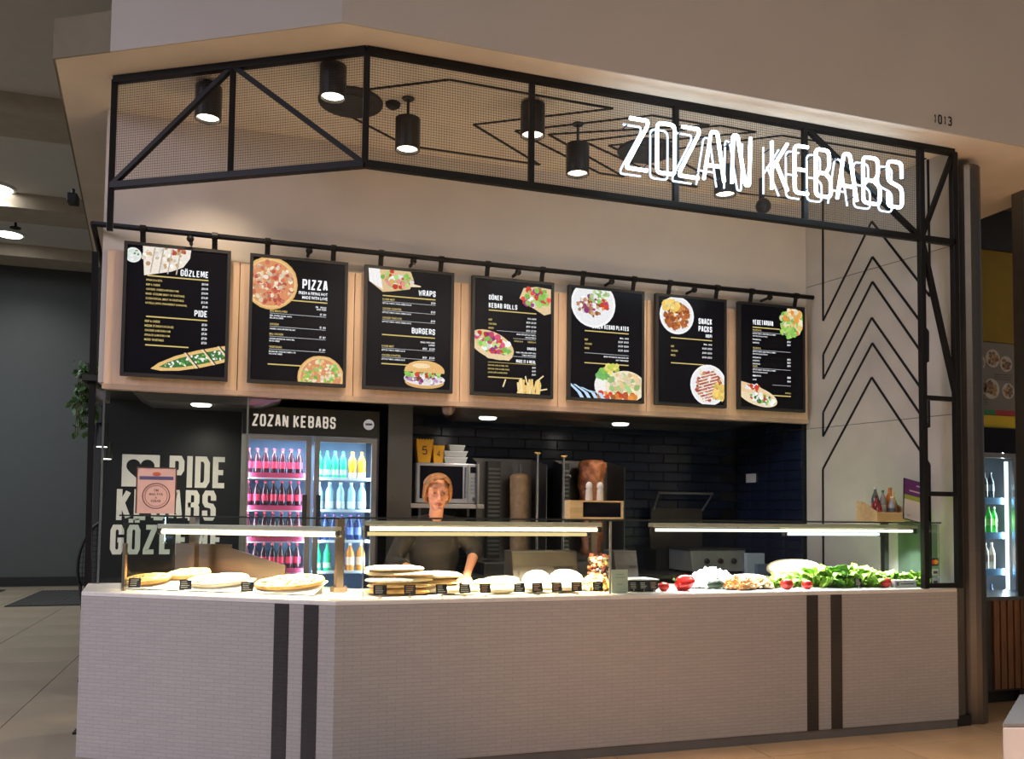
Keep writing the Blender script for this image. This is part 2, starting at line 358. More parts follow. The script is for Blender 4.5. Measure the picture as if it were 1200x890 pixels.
# ================================================================== SETTING
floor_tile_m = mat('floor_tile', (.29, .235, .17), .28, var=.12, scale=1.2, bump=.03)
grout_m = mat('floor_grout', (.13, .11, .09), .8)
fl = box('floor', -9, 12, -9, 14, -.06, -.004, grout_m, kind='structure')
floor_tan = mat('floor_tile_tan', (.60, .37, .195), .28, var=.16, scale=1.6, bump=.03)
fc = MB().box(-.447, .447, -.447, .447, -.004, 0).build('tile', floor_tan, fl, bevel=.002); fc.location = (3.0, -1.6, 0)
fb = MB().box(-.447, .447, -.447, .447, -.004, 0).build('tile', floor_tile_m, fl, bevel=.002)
first = True
for i in range(-8, 9):
    for j in range(-3, 14):
        x, y = i*.9+.3, j*.9+.2
        if (-1.2 < x < 4.0 and y > 1.0) or (x > 6.3 and y > 1) or (x > .5 and y > 3): continue
        if x < -5.6 and y < 1: continue
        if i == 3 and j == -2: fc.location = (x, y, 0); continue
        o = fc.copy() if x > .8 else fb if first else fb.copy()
        if o is not fb: COL.objects.link(o)
        else: first = False
        o.location = (x, y, random.Random(i*50+j).uniform(-.0008, 0))

# --- the big bulkhead above the stall, with its soffit and ceiling slab
P0 = (-.055, -.2)
PL = LP(1.37, -.2); PLL = LP(1.755, -.2)
bulk = MB()
bulk.prism([(5.6, -.2), (5.6, 1.2), (-1.0, 1.2), (PL.x+.1, PL.y+.4), (PL.x, PL.y), P0], 4.09, 6.2)
bulk.build('wall_front', plaster, kind='structure')
ov = MB(); ov.prism([(PL.x, PL.y), (-1.0, 1.2), (-1.2, 5.4), (-2.06, 5.4), (PLL.x, PLL.y)], 4.09, 4.285)
ov.build('trim_1', mat('stub_tan', (.21, .175, .115), .8), kind='structure')
P0i = (-.19*(1-CA)/SA, -.19); PLi = LP(1.37, -.19); PLLi = LP(1.745, -.19)
mb = MB(); mb.prism([(5.6, -.2), (5.6, -.19), P0i, P0], 4.045, 4.09); mb.prism([P0, P0i, (PLi.x, PLi.y), (PL.x, PL.y)], 4.045, 4.09); mb.build('trim_9', plaster, kind='structure')
mb = MB(); mb.prism([(PL.x, PL.y), (PLi.x, PLi.y), (PLLi.x, PLLi.y), (PLL.x, PLL.y)], 4.045, 4.09); mb.prism([(PLL.x, PLL.y), (PLLi.x, PLLi.y), (-2.05, 5.4), (-2.06, 5.4)], 4.045, 4.09); mb.build('trim_10', MATS['stub_tan'], kind='structure')
cl = MB(); cl.prism([(5.6, -.19), (5.6, 1.25), (4.05, 1.45), (-1.2, 1.45), (-1.2, 5.4), (-2.05, 5.4), (PLLi.x, PLLi.y), P0i], 4.045, 4.09)
ceil = cl.build('ceiling', ceil_mat, kind='structure')
# number on the bulkhead
mb = MB(); word(mb, '1013', (3.885, -.202, 4.093), (.98, 0, -.0), (0, 0, 1), .066, wf=.55, tf=.18, gap=.28)
mb.build('shop_number', matte_black, origin=(3.97, -.2, 4.1), label='small black shop number 1013 on the bulkhead above the sign', cat='number')

# --- upper back wall behind the menu boards
bw = box('wall_upper', -1.40, 4.05, 1.33, 1.48, 2.25, 4.045, plaster_cream, kind='structure')
fas = box('trim_2', -1.36, 3.985, 1.312, 1.33, 2.232, 3.11, matte_black, kind='structure')
edges = [-1.365, -.545, .226, .995, 1.757, 2.498, 3.232, 3.987]
for a, b in zip(edges[:-1], edges[1:]):
    MB().box(a+.002, b-.002, 1.292, 1.312, 2.236, 3.112).build('panel', peach, fas, bevel=.003)
box('trim_3', -1.37, 3.99, 1.285, 1.36, 2.205, 2.236, mat('wood_edge', (.52, .37, .27), .5), kind='structure')

# --- kitchen shell
wb = box('wall_back', -1.5, 4.12, 2.37, 2.5, 0, 2.4, char_wall, kind='structure')
t0 = MB().box(-.147, .147, -.012, 0, -.0395, .0395).build('tile', tile_navy, wb, bevel=.004); first = True
for r in range(16):
    z = .93+r*.085
    for c in range(12):
        x = .66+c*.30+(.15 if r % 2 else 0)
        if x > 3.9: continue
        o = t0 if first else t0.copy()
        if not first: COL.objects.link(o)
        first = False; rn = random.Random(r*40+c); o.location = (x, 2.368, z); o.rotation_euler = (rn.uniform(-.006, .006), 0, rn.uniform(-.006, .006))
wk = box('wall_kitchen', 3.99, 4.12, 1.36, 2.37, 0, 2.4, grout_navy, kind='structure')
t1 = MB().box(-.012, 0, -.122, .122, -.0395, .0395).build('tile', tile_navy, wk, bevel=.004); first = True
for r in range(16):
    for c in range(4):
        y = 1.50+c*.25+(.0 if r % 2 else -.0)
        o = t1 if first else t1.copy()
        if not first: COL.objects.link(o)
        first = False; o.location = (3.99, y-.01, .93+r*.085)
box('ceiling_kitchen', -1.5, 4.12, 1.36, 2.5, 2.262, 2.30, matte_black, kind='structure')
# --- pale concrete side wall on the right, with joints and inlaid black chevrons
WA = V((4.24, .03, 0)); WB = V((4.0, 1.335, 0)); WD = (WB-WA); WN = V((-WD.y, WD.x, 0)).normalized()   # WN faces the stall (-x)
wr = MB(); o_ = V((.09, .0165, 0)); q = [WA, WB, WB+o_, WA+o_]
wr.prism([(p.x+.004, p.y) for p in q], 0, 4.045); wr = wr.build('wall_right', mat('joint_dark', (.10, .09, .08), .9), kind='structure')
def wp(y, z, off=0.):   # a point of the concrete wall at depth y
    t = (y-WA.y)/(WB.y-WA.y); return WA+WD*t+WN*off+V((0, 0, z))
for z0, z1 in ((.0, .952), (.956, 2.160), (2.164, 3.358), (3.362, 4.045)):
    mb = MB(); mb.prism([tuple(wp(.03, 0, .0)[:2]), tuple(wp(1.333, 0, .0)[:2]), tuple((wp(1.333, 0)-WN*.01)[:2]), tuple((wp(.03, 0)-WN*.01)[:2])], z0, z1)
    mb.build('panel', concrete, wr, bevel=.003)
def strip(name, pts, parent, nrm, wdt=.017, closed=False):
    mb = MB(); n = len(pts)
    for i in range(n if closed else n-1): mb.bar(pts[i], pts[(i+1) % n], .005, wdt, up=V(pts[(i+1) % n]-pts[i]).cross(V(nrm)))
    return mb.build(name, black_steel, parent)
def wstrip(P, closed=False): strip('chevron_strip', [wp(y, z, .003) for y, z in P], wr, WN, closed=closed)
wstrip([(1.145, 4.045), (1.150, 3.043), (.675, 3.732), (.19, 3.034), (.195, 4.045)])
wstrip([(1.15, 2.765), (.672, 3.451), (.211, 2.78), (.213, 2.56), (.674, 3.256), (1.151, 2.56)], True)
wstrip([(1.155, 2.285), (.683, 2.976), (.21, 2.285), (.21, 2.085), (.68, 2.777), (1.157, 2.088)], True)
wstrip([(1.162, .96), (1.161, 1.82), (.688, 2.511), (.212, 1.817), (.212, .96)])
# black line pattern on the canopy ceiling
def cstrip(P, closed=False): strip('chevron_strip', [V((x, y, 4.043)) for x, y in P], ceil, (0, 0, 1), .02, closed)
cstrip([(.03, .58), (.629, .204), (1.714, .22), (.926, .736), (1.569, 1.217), (.56, 1.215), (.06, .84)], True)
cstrip([(2.06, 1.217), (1.22, .735), (1.993, .224), (2.42, .224), (1.452, .71), (2.26, 1.217)], True)
cstrip([(2.72, 1.217), (1.716, .729), (2.489, .206), (2.77, .212), (1.917, .738), (2.90, 1.217)], True)
cstrip([(4.07, 1.145), (3.3, 1.217), (2.30, .70), (2.969, .2), (4.185, .19)])
for nm, (x, y) in (('first', (.10, .68)), ('second', (2.2, .72))):
    e = thing('ceiling_speaker', 'round black ceiling speaker near the top left of the canopy' if nm == 'first' else 'round black ceiling speaker behind the glowing sign', 'speaker', (x, y, 4.045))
    MB().lathe([(.20, -.018), (.205, -.01), (.205, 0)], (x, y, 4.045), 28).build('grille', matte_black, e)
    MB().lathe([(.135, -.026), (.14, -.018), (.14, -.012)], (x, y, 4.045), 28).build('rim', matte_black, e)
e = thing('smoke_detector', 'tiny dark round sensor on the canopy ceiling beside the speaker', 'sensor', (.36, .62, 4.045))
MB().lathe([(.03, -.03), (.045, -.02), (.05, 0)], (.36, .62, 4.045), 14).build('body', matte_black, e)
# --- side column, neighbouring front, hall shell
c = MB(); R = []
for k in range(9): a = math.pi+math.pi*k/8; R.append((4.47+.105*math.cos(a), .12+.09*math.sin(a)))
c.prism(R+[(4.575, .6), (4.365, .6)], 0, 3.985); c.build('column_right', dark_steel, kind='structure', bevel=.006)
box('wall_column', 4.36, 4.60, .2, 1.2, 3.98, 4.045, plaster, kind='structure')
box('trim_4', -0.02, 4.36, .028, .1, 0, .07, matte_black, kind='structure')
# mall corridor at the left
gw = mat('corridor_wall', (.070, .074, .076), .7, var=.03); gc = mat('corridor_ceiling', (.74, .70, .65), .85, var=.03); gb = mat('corridor_beam', (.50, .43, .34), .85)
box('wall_far', -9, 5, 12.6, 12.75, 0, 6.1, gw, kind='structure')
box('wall_left', -9.1, -9, -1, 12.6, 0, 6.1, gw, kind='structure')
box('wall_shop_side', -2.05, -1.95, 5.4, 12.6, 0, 6.0, gw, kind='structure')
box('ceiling_corridor', -9, -1.0, 1.0, 12.7, 6.0, 6.1, gc, kind='structure')
for i, y in enumerate((5.75, 9.15, 11.9)): box('beam_%d' % (i+1) if False else 'trim_%d' % (i+6), -9, -1.6, y, y+.75, 5.78, 6.0, gb, kind='structure')
box('baseboard_far', -9, -2.05, 12.54, 12.6, 0, .16, matte_black, kind='structure')
for (x, y), lb in (((-3.93, 9.0), 'round glowing downlight in the corridor ceiling at the left frame edge, higher one'), ((-4.3, 11.3), 'round glowing downlight in the corridor ceiling, lower and further one')):
    e = thing('downlight', lb, 'ceiling light', (x, y, 6.0), 'corridor downlights')
    MB().lathe([(.23, -.03), (.25, -.02), (.25, 0)], (x, y, 6.0), 24).build('trim_ring', white_plastic, e)
    MB().lathe([(.20, -.034), (.20, -.028)], (x, y, 6.0), 24).build('lens', emit('downlight_lens', (1, .97, .92), 9), e)
    spot('downlight_beam', (0, 0, -.06), (0, 0, -3), 150, (1, .95, .88), 130, .8, .15, e)
e = thing('sprinkler', 'tiny dark sprinkler head under the corridor ceiling between the downlights', 'sprinkler', (-4.0, 10.4, 6.0))
MB().lathe([(.05, 0), (.05, -.03), (.02, -.04), (.02, -.16)], (-4.0, 10.4, 6.0), 10).build('stem', matte_black, e)
MB().lathe([(.08, -.17), (.08, -.155)], (-4.0, 10.4, 6.0), 10).build('deflector', matte_black, e)
e = thing('security_camera', 'small black camera under the edge of the cream bulkhead at the left', 'camera', (-1.9, 3.1, 4.05))
MB().box(-1.94, -1.86, 3.05, 3.17, 3.97, 4.05).build('housing', matte_black, e, bevel=.01)
MB().tube([(-1.9, 3.1, 4.095), (-1.9, 3.1, 4.03)], .014).build('mount', matte_black, e)
# entrance mats on the floor far left
for (x, y, wx, wy), lb in (((-3.1, 10.3, 1.1, 2.4), 'dark ribbed floor mat on the corridor floor behind the counter'), ((-4.9, 11.2, 1.3, 1.2), 'dark floor grate at the left frame edge by the far wall')):
    e = thing('floor_mat', lb, 'mat', (x, y, 0))
    box('base', x-wx/2, x+wx/2, y-wy/2, y+wy/2, 0, .012, mat('mat_rubber', (.035, .034, .033), .9), e)
    mb = MB()
    for k in range(int(wx/.06)): mb.box(x-wx/2+.02+k*.06, x-wx/2+.05+k*.06, y-wy/2+.02, y+wy/2-.02, .012, .018)
    mb.build('ribs', mat('mat_fibre', (.05, .048, .046), .95), e, kind='stuff')
# ================================================================== TRUSS
tr = thing('steel_truss', 'black steel lattice truss with wire mesh carrying the glowing sign', 'truss', (0, 0, 3.37))
ZT, ZB, X0 = 4.022, 3.373, .108
XS = [X0, 1.0868, 2.0449, 3.0002, 3.9533, 4.2418]
Lm, Lt = .834, 1.630
def tb(p, q, wd=.04, nm='bar'): return MB().bar(p, q, wd).build(nm, black_steel, tr, bevel=.003)
C0 = V((X0, 0, 0)); L1 = C0+V((-CA*Lm, SA*Lm, 0)); L2 = C0+V((-CA*Lt, SA*Lt, 0))
up = lambda p, z: V((p[0], p[1], z))
tb(up(C0, ZT), (XS[5], 0, ZT), .042); tb(up(C0, ZB), (XS[5], 0, ZB), .042)
tb(up(C0, ZT), up(L2, ZT), .042); tb(up(C0, ZB), up(L2, ZB), .042)
for x in XS[:4]: tb((x, 0, ZB), (x, 0, ZT), .034)
tb(up(L1, ZB), up(L1, ZT), .034); tb(up(L2, 3.1), up(L2, ZT), .034)
tb(up(L2, ZB), up(L1, ZT), .03); tb(up(L1, ZT), up(C0, ZB), .03)
tb((XS[3], 0, ZT), (XS[4], 0, ZB), .032); tb((XS[5], 0, ZT), (XS[4], 0, ZB), .03); tb((XS[4], 0, ZB), (XS[5], 0, 2.28), .034)
tb((XS[4], 0, .953), (XS[4], 0, ZT), .04, 'post'); tb((XS[5], 0, .953), (XS[5], 0, ZT), .042, 'post')
for z in (2.262, 1.60, .972): tb((XS[4], 0, z), (XS[5], 0, z), .032)
def meshpanel(p, q, skip=None):
    mb = MB(); d = (q-p); L = d.length; d.normalize(); n = V((-d.y, d.x, 0)); st = .0155; r = .0013
    k = 1
    while k*st < L:
        a = p+d*(k*st); mb.bar(up(a, ZB+.02), up(a, ZT-.02), r, r); k += 1
    k = 1
    while ZB+.02+k*st < ZT-.02:
        z = ZB+.02+k*st; mb.bar(up(p, z), up(q, z), r, r); k += 1
    mb.build('wire_mesh', mat('mesh_wire', (.05, .04, .034), .6, 0., spec=.2), tr, kind='stuff')
meshpanel(L2, L1); meshpanel(L1, C0)
for a, b in zip(XS[:4], XS[1:5]): meshpanel(V((a, 0, 0)), V((b, 0, 0)))
# left hand post
e = thing('corner_post', 'slim black steel post at the left rear corner of the stall', 'post', (-1.42, 1.42, 0))
MB().bar((-1.42, 1.42, 0), (-1.455, 1.42, 3.12), .036).build('upright', black_steel, e)
MB().bar((-1.42, 1.42, .01), (-1.42, 1.42, 0), .12).build('foot', black_steel, e)
# cylinder spotlights under the canopy
lampbody = mat('lamp_black', (.010, .010, .011), .4)
def canlight(x, y, zc, lb, pw=64, n=None):
    e = thing('cylinder_spotlight', lb, 'spotlight', (x, y, zc), 'black cylinder spotlights under the canopy')
    MB().lathe([(.064, -.07), (.069, -.10), (.078, -.10), (.078, .10), (.0, .10)], (x, y, zc), 22, cap=False).build('housing', lampbody, e, smooth=False)
    MB().lathe([(.0655, -.084), (.0655, -.078)], (x, y, zc), 20).build('lens', emit('spot_lens', (1, .82, .6), 5.), e)
    MB().tube([(x, y, zc+.10), (x, y, 4.044)], .009).build('stem', lampbody, e)
    MB().lathe([(.035, -.008), (.04, 0)], (x, y, 4.044), 14).build('ceiling_rose', lampbody, e)
    spot('spot_beam', (0, 0, -.105), (.0, .62, -2), pw, (1, .79, .56), 96, 1.0, .06, e)
    return e
canlight(-.753, .72, 3.915, 'black cylinder spotlight under the canopy, leftmost of all')
canlight(-.05, .28, 3.955, 'black cylinder spotlight hanging in front of the round ceiling speaker')
canlight(.44, .52, 3.81, 'black cylinder spotlight just right of the truss corner')
canlight(1.2, .31, 3.925, 'black cylinder spotlight seen behind a truss upright left of the sign')
canlight(1.585, .5, 3.80, 'black cylinder spotlight left of and below the glowing sign')
canlight(2.71, .5, 3.80, 'black cylinder spotlight half hidden behind the glowing letters')
e = thing('security_camera', 'small black camera behind the truss below the glowing word on the right', 'camera', (3.28, .9, 4.045))
MB().tube([(3.28, .9, 4.045), (3.28, .9, 3.86)], .02).build('bracket', matte_black, e)
MB().ball((3.28, .88, 3.82), .06).build('housing', lampbody, e, smooth=True)
# ================================================================== NEON SIGN
sg = thing('neon_sign', 'glowing white neon letters reading ZOZAN KEBABS mounted on the truss mesh', 'sign', (2.65, -.08, 3.5))
neon = emit('neon_white', (.68, .88, 1.0), 10.0); neon2 = emit('neon_back', (.60, .76, 1.0), 2.2)
NG = {'Z': [[(.12, 1), (1, 1), (1, .9), (0, .08), (0, 0), (1, 0)]], 'O': [[(.5, 0), (0, 0), (0, 1), (1, 1), (1, 0), (.5, 0)]],
 'A': [[(0, 0), (.36, 1), (.66, 1), (1, 0)], [(.14, .3), (.86, .3)]], 'N': [[(0, 0), (.06, 1), (.3, 1), (.72, 0), (.92, 0), (1, 1)]],
 'K': [[(0, 0), (0, 1)], [(1, 1), (.05, .45)], [(.22, .6), (1, 0)]], 'E': [[(1, 1), (0, 1), (0, 0), (1, 0)], [(0, .5), (.85, .5)]],
 'B': [[(0, .5), (0, 1), (.9, 1), (.9, .62), (.62, .5), (1, .40), (1, 0), (0, 0), (0, .5)], [(0, .5), (.62, .5)]],
 'S': [[(1, .66), (1, 1), (0, 1), (0, .56), (1, .44), (1, 0), (0, 0), (0, .3)]]}
def rounded(pts, r):
    out = [pts[0]]
    for a, b, c in zip(pts, pts[1:], pts[2:]):
        d1 = (a-b); d2 = (c-b); rr = min(r, d1.length*.45, d2.length*.45); p = b+d1.normalized()*rr; q = b+d2.normalized()*rr
        for k in range(5): t = k/4; out.append(p*(1-t)**2+b*2*t*(1-t)+q*t*t)
    return out+[pts[-1]]
LX = [('Z', 1.639, 1.798), ('O', 1.839, 1.982), ('Z', 1.993, 2.148), ('A', 2.160, 2.327), ('N', 2.359, 2.517), ('K', 2.649, 2.789), ('E', 2.819, 2.944), ('B', 2.980, 3.119), ('A', 3.145, 3.322), ('B', 3.351, 3.507), ('S', 3.551, 3.688)]
for ch, a, b in LX:
    L = None
    for y, m, r, nm in ((-.127, neon, .0112, 'tube'), (-.035, neon2, .0065, 'rear_tube')):
        mb = MB()
        for st in NG[ch]:
            pts = [V((a+.012+(b-a-.024)*px, y, 3.512+.308*pz)) for px, pz in st]
            mb.tube(rounded(pts, .034), r, 8)
        if L is None: L = mb.build('letter_tube', m, sg, smooth=True)
        else: mb.build('rear_tube', m, L, smooth=True)
    for px, pz in ((.1, .9), (.9, .1)): x = a+(b-a)*px; mb = MB(); mb.tube([(x, -.118, 3.52+.29*pz), (x, -.026, 3.52+.29*pz)], .004, 6); mb.build('standoff', mat('sign_standoff', (.03, .035, .06), .4), L)
# ================================================================== MENU BOARDS
text_white = emit('print_white', (.95, .97, 1.0), 1.15); text_gold = emit('print_gold', (.80, .62, .22), .85)
food_print = attr_emit('food_print', 1.0)
YB = 1.232
def clip(poly, x0, x1, y0, y1):
    for ax, lim, sgn in ((0, x0, 1), (0, x1, -1), (1, y0, 1), (1, y1, -1)):
        out = []
        for i in range(len(poly)):
            a, b = poly[i-1], poly[i]; ia, ib = (a[ax]-lim)*sgn >= 0, (b[ax]-lim)*sgn >= 0
            if ia != ib: t = (lim-a[ax])/(b[ax]-a[ax]); out.append((a[0]+(b[0]-a[0])*t, a[1]+(b[1]-a[1])*t))
            if ib: out.append(b)
        poly = out
        if not poly: return []
    return poly
class Pic:
    """flat printed food picture: layered coloured shapes, clipped to the screen"""
    def __init__(s, x0, z1, W, H, seed): s.x0, s.z1, s.W, s.H = x0, z1, W, H; s.mb = MB(); s.k = 0; s.r = random.Random(seed)
    def poly(s, pts, col):
        m = .022; pts = clip(pts, m, s.W-m, m, s.H-m)
        if len(pts) < 3: return
        s.k += 1; y = YB-.0022-s.k*4e-6
        a = sum(pts[i-1][0]*pts[i][1]-pts[i][0]*pts[i-1][1] for i in range(len(pts)))
        if a < 0: pts = pts[::-1]
        # v runs downwards from the top edge
        s.mb.add([(s.x0+u, y, s.z1-v) for u, v in pts], [tuple(range(len(pts)))], col)
    def ell(s, cx, cy, rx, ry, col, rot=0., n=26, wob=0.):
        c, sn = math.cos(rot), math.sin(rot); P = []
        for i in range(n):
            t = 2*math.pi*i/n; k = 1+s.r.uniform(-wob, wob); x, y = rx*k*math.cos(t), ry*k*math.sin(t); P.append((cx+x*c-y*sn, cy+x*sn+y*c))
        s.poly(P, col)
    def blobs(s, cx, cy, rx, ry, n, size, cols, rot=0., el=1.):
        c, sn = math.cos(rot), math.sin(rot)
        for _ in range(n):
            t = s.r.uniform(0, 6.283); q = math.sqrt(s.r.random()); x, y = rx*q*math.cos(t), ry*q*math.sin(t); z = size*s.r.uniform(.6, 1.4)
            col = s.r.choice(cols); f = s.r.uniform(.75, 1.15)
            s.ell(cx+x*c-y*sn, cy+x*sn+y*c, z*el, z, [min(1, a*f) for a in col], s.r.uniform(0, 3.14), 7, .25)
    def done(s, parent, name='food_picture'):
        if s.mb.f: s.mb.build(name, food_print, parent)
        s.mb = MB()
TAN, CREAM, WHITE, GREEN, DGREEN, RED, BROWN, YEL, PURP, ORG = (.75, .45, .16), (.85, .72, .5), (.92, .9, .86), (.25, .55, .10), (.06, .18, .05), (.65, .07, .04), (.28, .10, .04), (.9, .62, .15), (.35, .06, .25), (.8, .3, .06)
def pizza(p, cx, cy, r, tops):
    p.ell(cx, cy, r, r, TAN, wob=.015); p.ell(cx, cy, r*.94, r*.94, (.85, .56, .25)); p.ell(cx, cy, r*.86, r*.86, (.72, .3, .14)); p.blobs(cx, cy, r*.82, r*.82, 150, r*.07, tops)
def plate(p, cx, cy, r): p.ell(cx, cy, r, r, (.95, .95, .95)); p.ell(cx, cy, r*.9, r*.9, (.86, .86, .88))
BX = [-1.26, -.483, .285, 1.064, 1.816, 2.546, 3.284]; BW = [.655, .653, .643, .634, .630, .628, .630]; BZ0, BZ1 = 2.288, 3.162
class Board:
    def __init__(s, i, label):
        s.x, s.W, s.H = BX[i], BW[i], BZ1-BZ0
        s.e = thing('menu_board', label, 'menu board', (s.x+s.W/2, YB+.03, BZ0), 'hanging menu boards')
        x0, x1 = s.x, s.x+s.W; f = .021
        mb = MB(); mb.box(x0, x1, YB-.006, YB+.035, BZ0, BZ0+f); mb.box(x0, x1, YB-.006, YB+.035, BZ1-f, BZ1)
        mb.box(x0, x0+f, YB-.006, YB+.035, BZ0+f, BZ1-f); mb.box(x1-f, x1, YB-.006, YB+.035, BZ0+f, BZ1-f)
        mb.build('frame', matte_black, s.e)
        s.scr = box('screen', x0+f, x1-f, YB, YB+.03, BZ0+f, BZ1-f, screen_black, s.e)
        for k in (.17, .84):
            mb = MB(); xx = x0+s.W*k; mb.bar((xx, YB, BZ1-.01), (xx, 1.205, 3.243), .034, .006, up=(0, 1, 0)); mb.tube([(xx-.018, 1.2, 3.243), (xx+.018, 1.2, 3.243)], .024, 10)
            mb.build('hanger', black_steel, s.e)
        s.h = MB(); s.g = MB(); s.t = MB()
        s.p = Pic(x0, BZ1, s.W, s.H, i+3)
    def P(s, u, v, d=.0012): return V((s.x+u*s.W, YB-d, BZ1-v*s.H))
    def head(s, txt, u, v, h=.042, align='r', wf=.44): word(s.h, txt, s.P(u, v), (1, 0, 0), (0, 0, 1), h, wf=wf+.03, tf=.155, gap=.12, align=align)
    def rule(s, u0, u1, v, t=.008, gold=True):
        a, b = s.P(u0, v), s.P(u1, v); (s.g if gold else s.t).box(a.x, b.x, a.y, a.y+.0005, a.z, a.z+t)
    def gold(s, txt, u, v, h=.0135, align='l'): small(s.g, txt, s.P(u, v), (1, 0, 0), (0, 0, 1), h, align=align)
    def line(s, txt, u, v, h=.0135, align='l', bold=.02): small(s.t, txt, s.P(u, v), (1, 0, 0), (0, 0, 1), h, align=align)
    def done(s):
        s.p.done(s.scr)
        s.h.build('heading', text_white, s.scr); s.g.build('gold_print', text_gold, s.scr); s.t.build('white_print', text_white, s.scr)
# board 1
b = Board(0, 'leftmost hanging menu board, headed GÖZLEME and PIDE, with a boat-shaped pide below')
W, H = b.W, b.H; p = b.p
p.ell(.085*W, .10*H, .075*W, .075*W, (.85, .88, .84)); p.ell(.085*W, .10*H, .06*W, .06*W, (.7, .8, .75)); p.blobs(.085*W, .10*H, .05*W, .05*W, 12, .008, [DGREEN, WHITE])
p.done(b.scr); pts = [(.19*W, .245*H), (.17*W, .02*H), (.62*W, .02*H), (.61*W, .09*H), (.55*W, .16*H), (.44*W, .20*H)]
p.poly(pts, (.88, .80, .70)); p.blobs(.36*W, .10*H, .2*W, .08*H, 40, .012, [(.80, .68, .55), (.93, .88, .8), (.6, .38, .2), (.95, .92, .86)])
p.blobs(.5*W, .05*H, .06*W, .03*H, 12, .012, [RED, (.5, .2, .08)])
for k in range(4): u = .24+.08*k; p.poly([(u*W, .22*H), ((u+.012)*W, .22*H), ((u+.05)*W, .03*H), ((u+.035)*W, .03*H)], (.55, .45, .36))
def boat(p, cx, cy, L, B, rot, fill, cut=True):
    c, sn = math.cos(rot), math.sin(rot); T = lambda x, y: (cx+x*c-y*sn, cy+x*sn+y*c)
    prof = [(-1, 0), (-.8, .45), (-.4, .85), (.1, 1), (.6, .95), (1, .8)]
    out = [T(x*L, y*B) for x, y in prof]+[T(x*L, -y*B) for x, y in prof[::-1][:-1]]
    p.poly(out, (.80, .52, .2)); inn = [T(x*L*.84+.03*L, y*B*.62) for x, y in prof]+[T(x*L*.84+.03*L, -y*B*.62) for x, y in prof[::-1][:-1]]
    p.poly(inn, DGREEN)
    for _ in range(70):
        x = p.r.uniform(-.75, .95); y = p.r.uniform(-.6, .6)*min(1, 1.1-abs(min(0, x))); X, Y = T(x*L*.9, y*B*.8); col = p.r.choice(fill); p.ell(X, Y, .010, .007, col, p.r.uniform(0, 3), 7, .3)
    if cut:
        for x in (-.15, .25, .62): p.poly([T(x*L-.012, -B), T(x*L, -B), T(x*L+.05, B), T(x*L+.036, B)], (.85, .66, .4)); p.poly([T(x*L, -B), T(x*L+.008, -B), T(x*L+.058, B), T(x*L+.05, B)], (.03, .03, .03))
p.done(b.scr); boat(p, .68*W, .855*H, .42*W, .066*H, -.27, [DGREEN, GREEN, WHITE, WHITE, (.1, .3, .08)])
b.head('GÖZLEME', .79, .225); b.rule(.22, .79, .248)
for k, (t, c_) in enumerate((('SPINACH & FETA', '$10.00'), ('BEEF & CHEESE', '$10.00'), ('CHICKEN, CHEESE & MUSHROOMS', '$10.00'), ('MIXED GÖZLEME (MEAT OR VEGETABLE)', '$10.00'), ('ZOZAN SPECIAL (MEAT OR VEGETABLE)', '$11.00'), ('NUTELLA (WITH STRAWBERRY & BANANA)', '$9.00'))):
    v = .283+.0345*k; b.gold(t, .21, v, .0125); b.line(c_, .79, v, .0145, 'r')
b.head('PIDE', .79, .525); b.rule(.22, .79, .555)
for k, (t, c_) in enumerate((('BEEF & CHEESE', '$7.50'), ('MEZEM (TURKISH SAUSAGE)', '$7.50'), ('CHICKEN & MUSHROOM', '$7.50'), ('SPINACH & MUSHROOM', '$7.50'), ('MIXED VEGETABLE', '$7.50'))):
    v = .592+.0345*k; b.gold(t, .21, v, .0135); b.line(c_, .79, v, .0145, 'r')
b.rule(.22, .62, .768); b.done()
# board 2
b = Board(1, 'second menu board from the left, headed PIZZA, with a large round pizza at top left'); W, H = b.W, b.H; p = b.p
pizza(p, .21*W, .22*H, .205*H, [(.8, .62, .4), (.65, .2, .12), (.75, .4, .25), (.9, .78, .6), (.55, .12, .08)])
p.done(b.scr); pizza(p, .74*W, .94*H, .18*H, [(.85, .72, .45), GREEN, (.35, .6, .15), (.9, .8, .6), (.8, .5, .2)])
b.head('PIZZA', .79, .245, .070, wf=.42); b.line('FRESH & PIPING HOT', .79, .285, .020, 'r'); b.line('MADE WITH LOVE', .79, .32, .020, 'r'); b.rule(.38, .79, .345)
b.line('PER    WHOLE', .78, .385, .011, 'r'); b.line('SLICE  PIZZA', .78, .402, .011, 'r')
for v, t, d in ((.442, 'BBQ MEATLOVERS', 'BEEF, CHICKEN, SALAMI, ONION, BBQ SAUCE, CHEESE'), (.545, 'CHICKEN', 'CHICKEN, ONION, MUSHROOM, CAPSICUM, CHEESE'), (.622, 'BBQ CHICKEN', 'CHICKEN, MUSHROOM, ONION, BBQ SAUCE, CHEESE'), (.722, 'VEGETARIAN', 'MUSHROOM, CAPSICUM, TOMATO, ONION, OLIVE, CHEESE')):
    b.gold(t, .21, v, .0135); b.line('$5  $20', .78, v, .013, 'r'); b.rule(.21, .78, v+.012, .0016, False); b.line(d[:30], .21, v+.034, .0095)
    if v != .545: b.line(d[30:], .21, v+.052, .0095)
b.rule(.2, .56, .855); b.done()
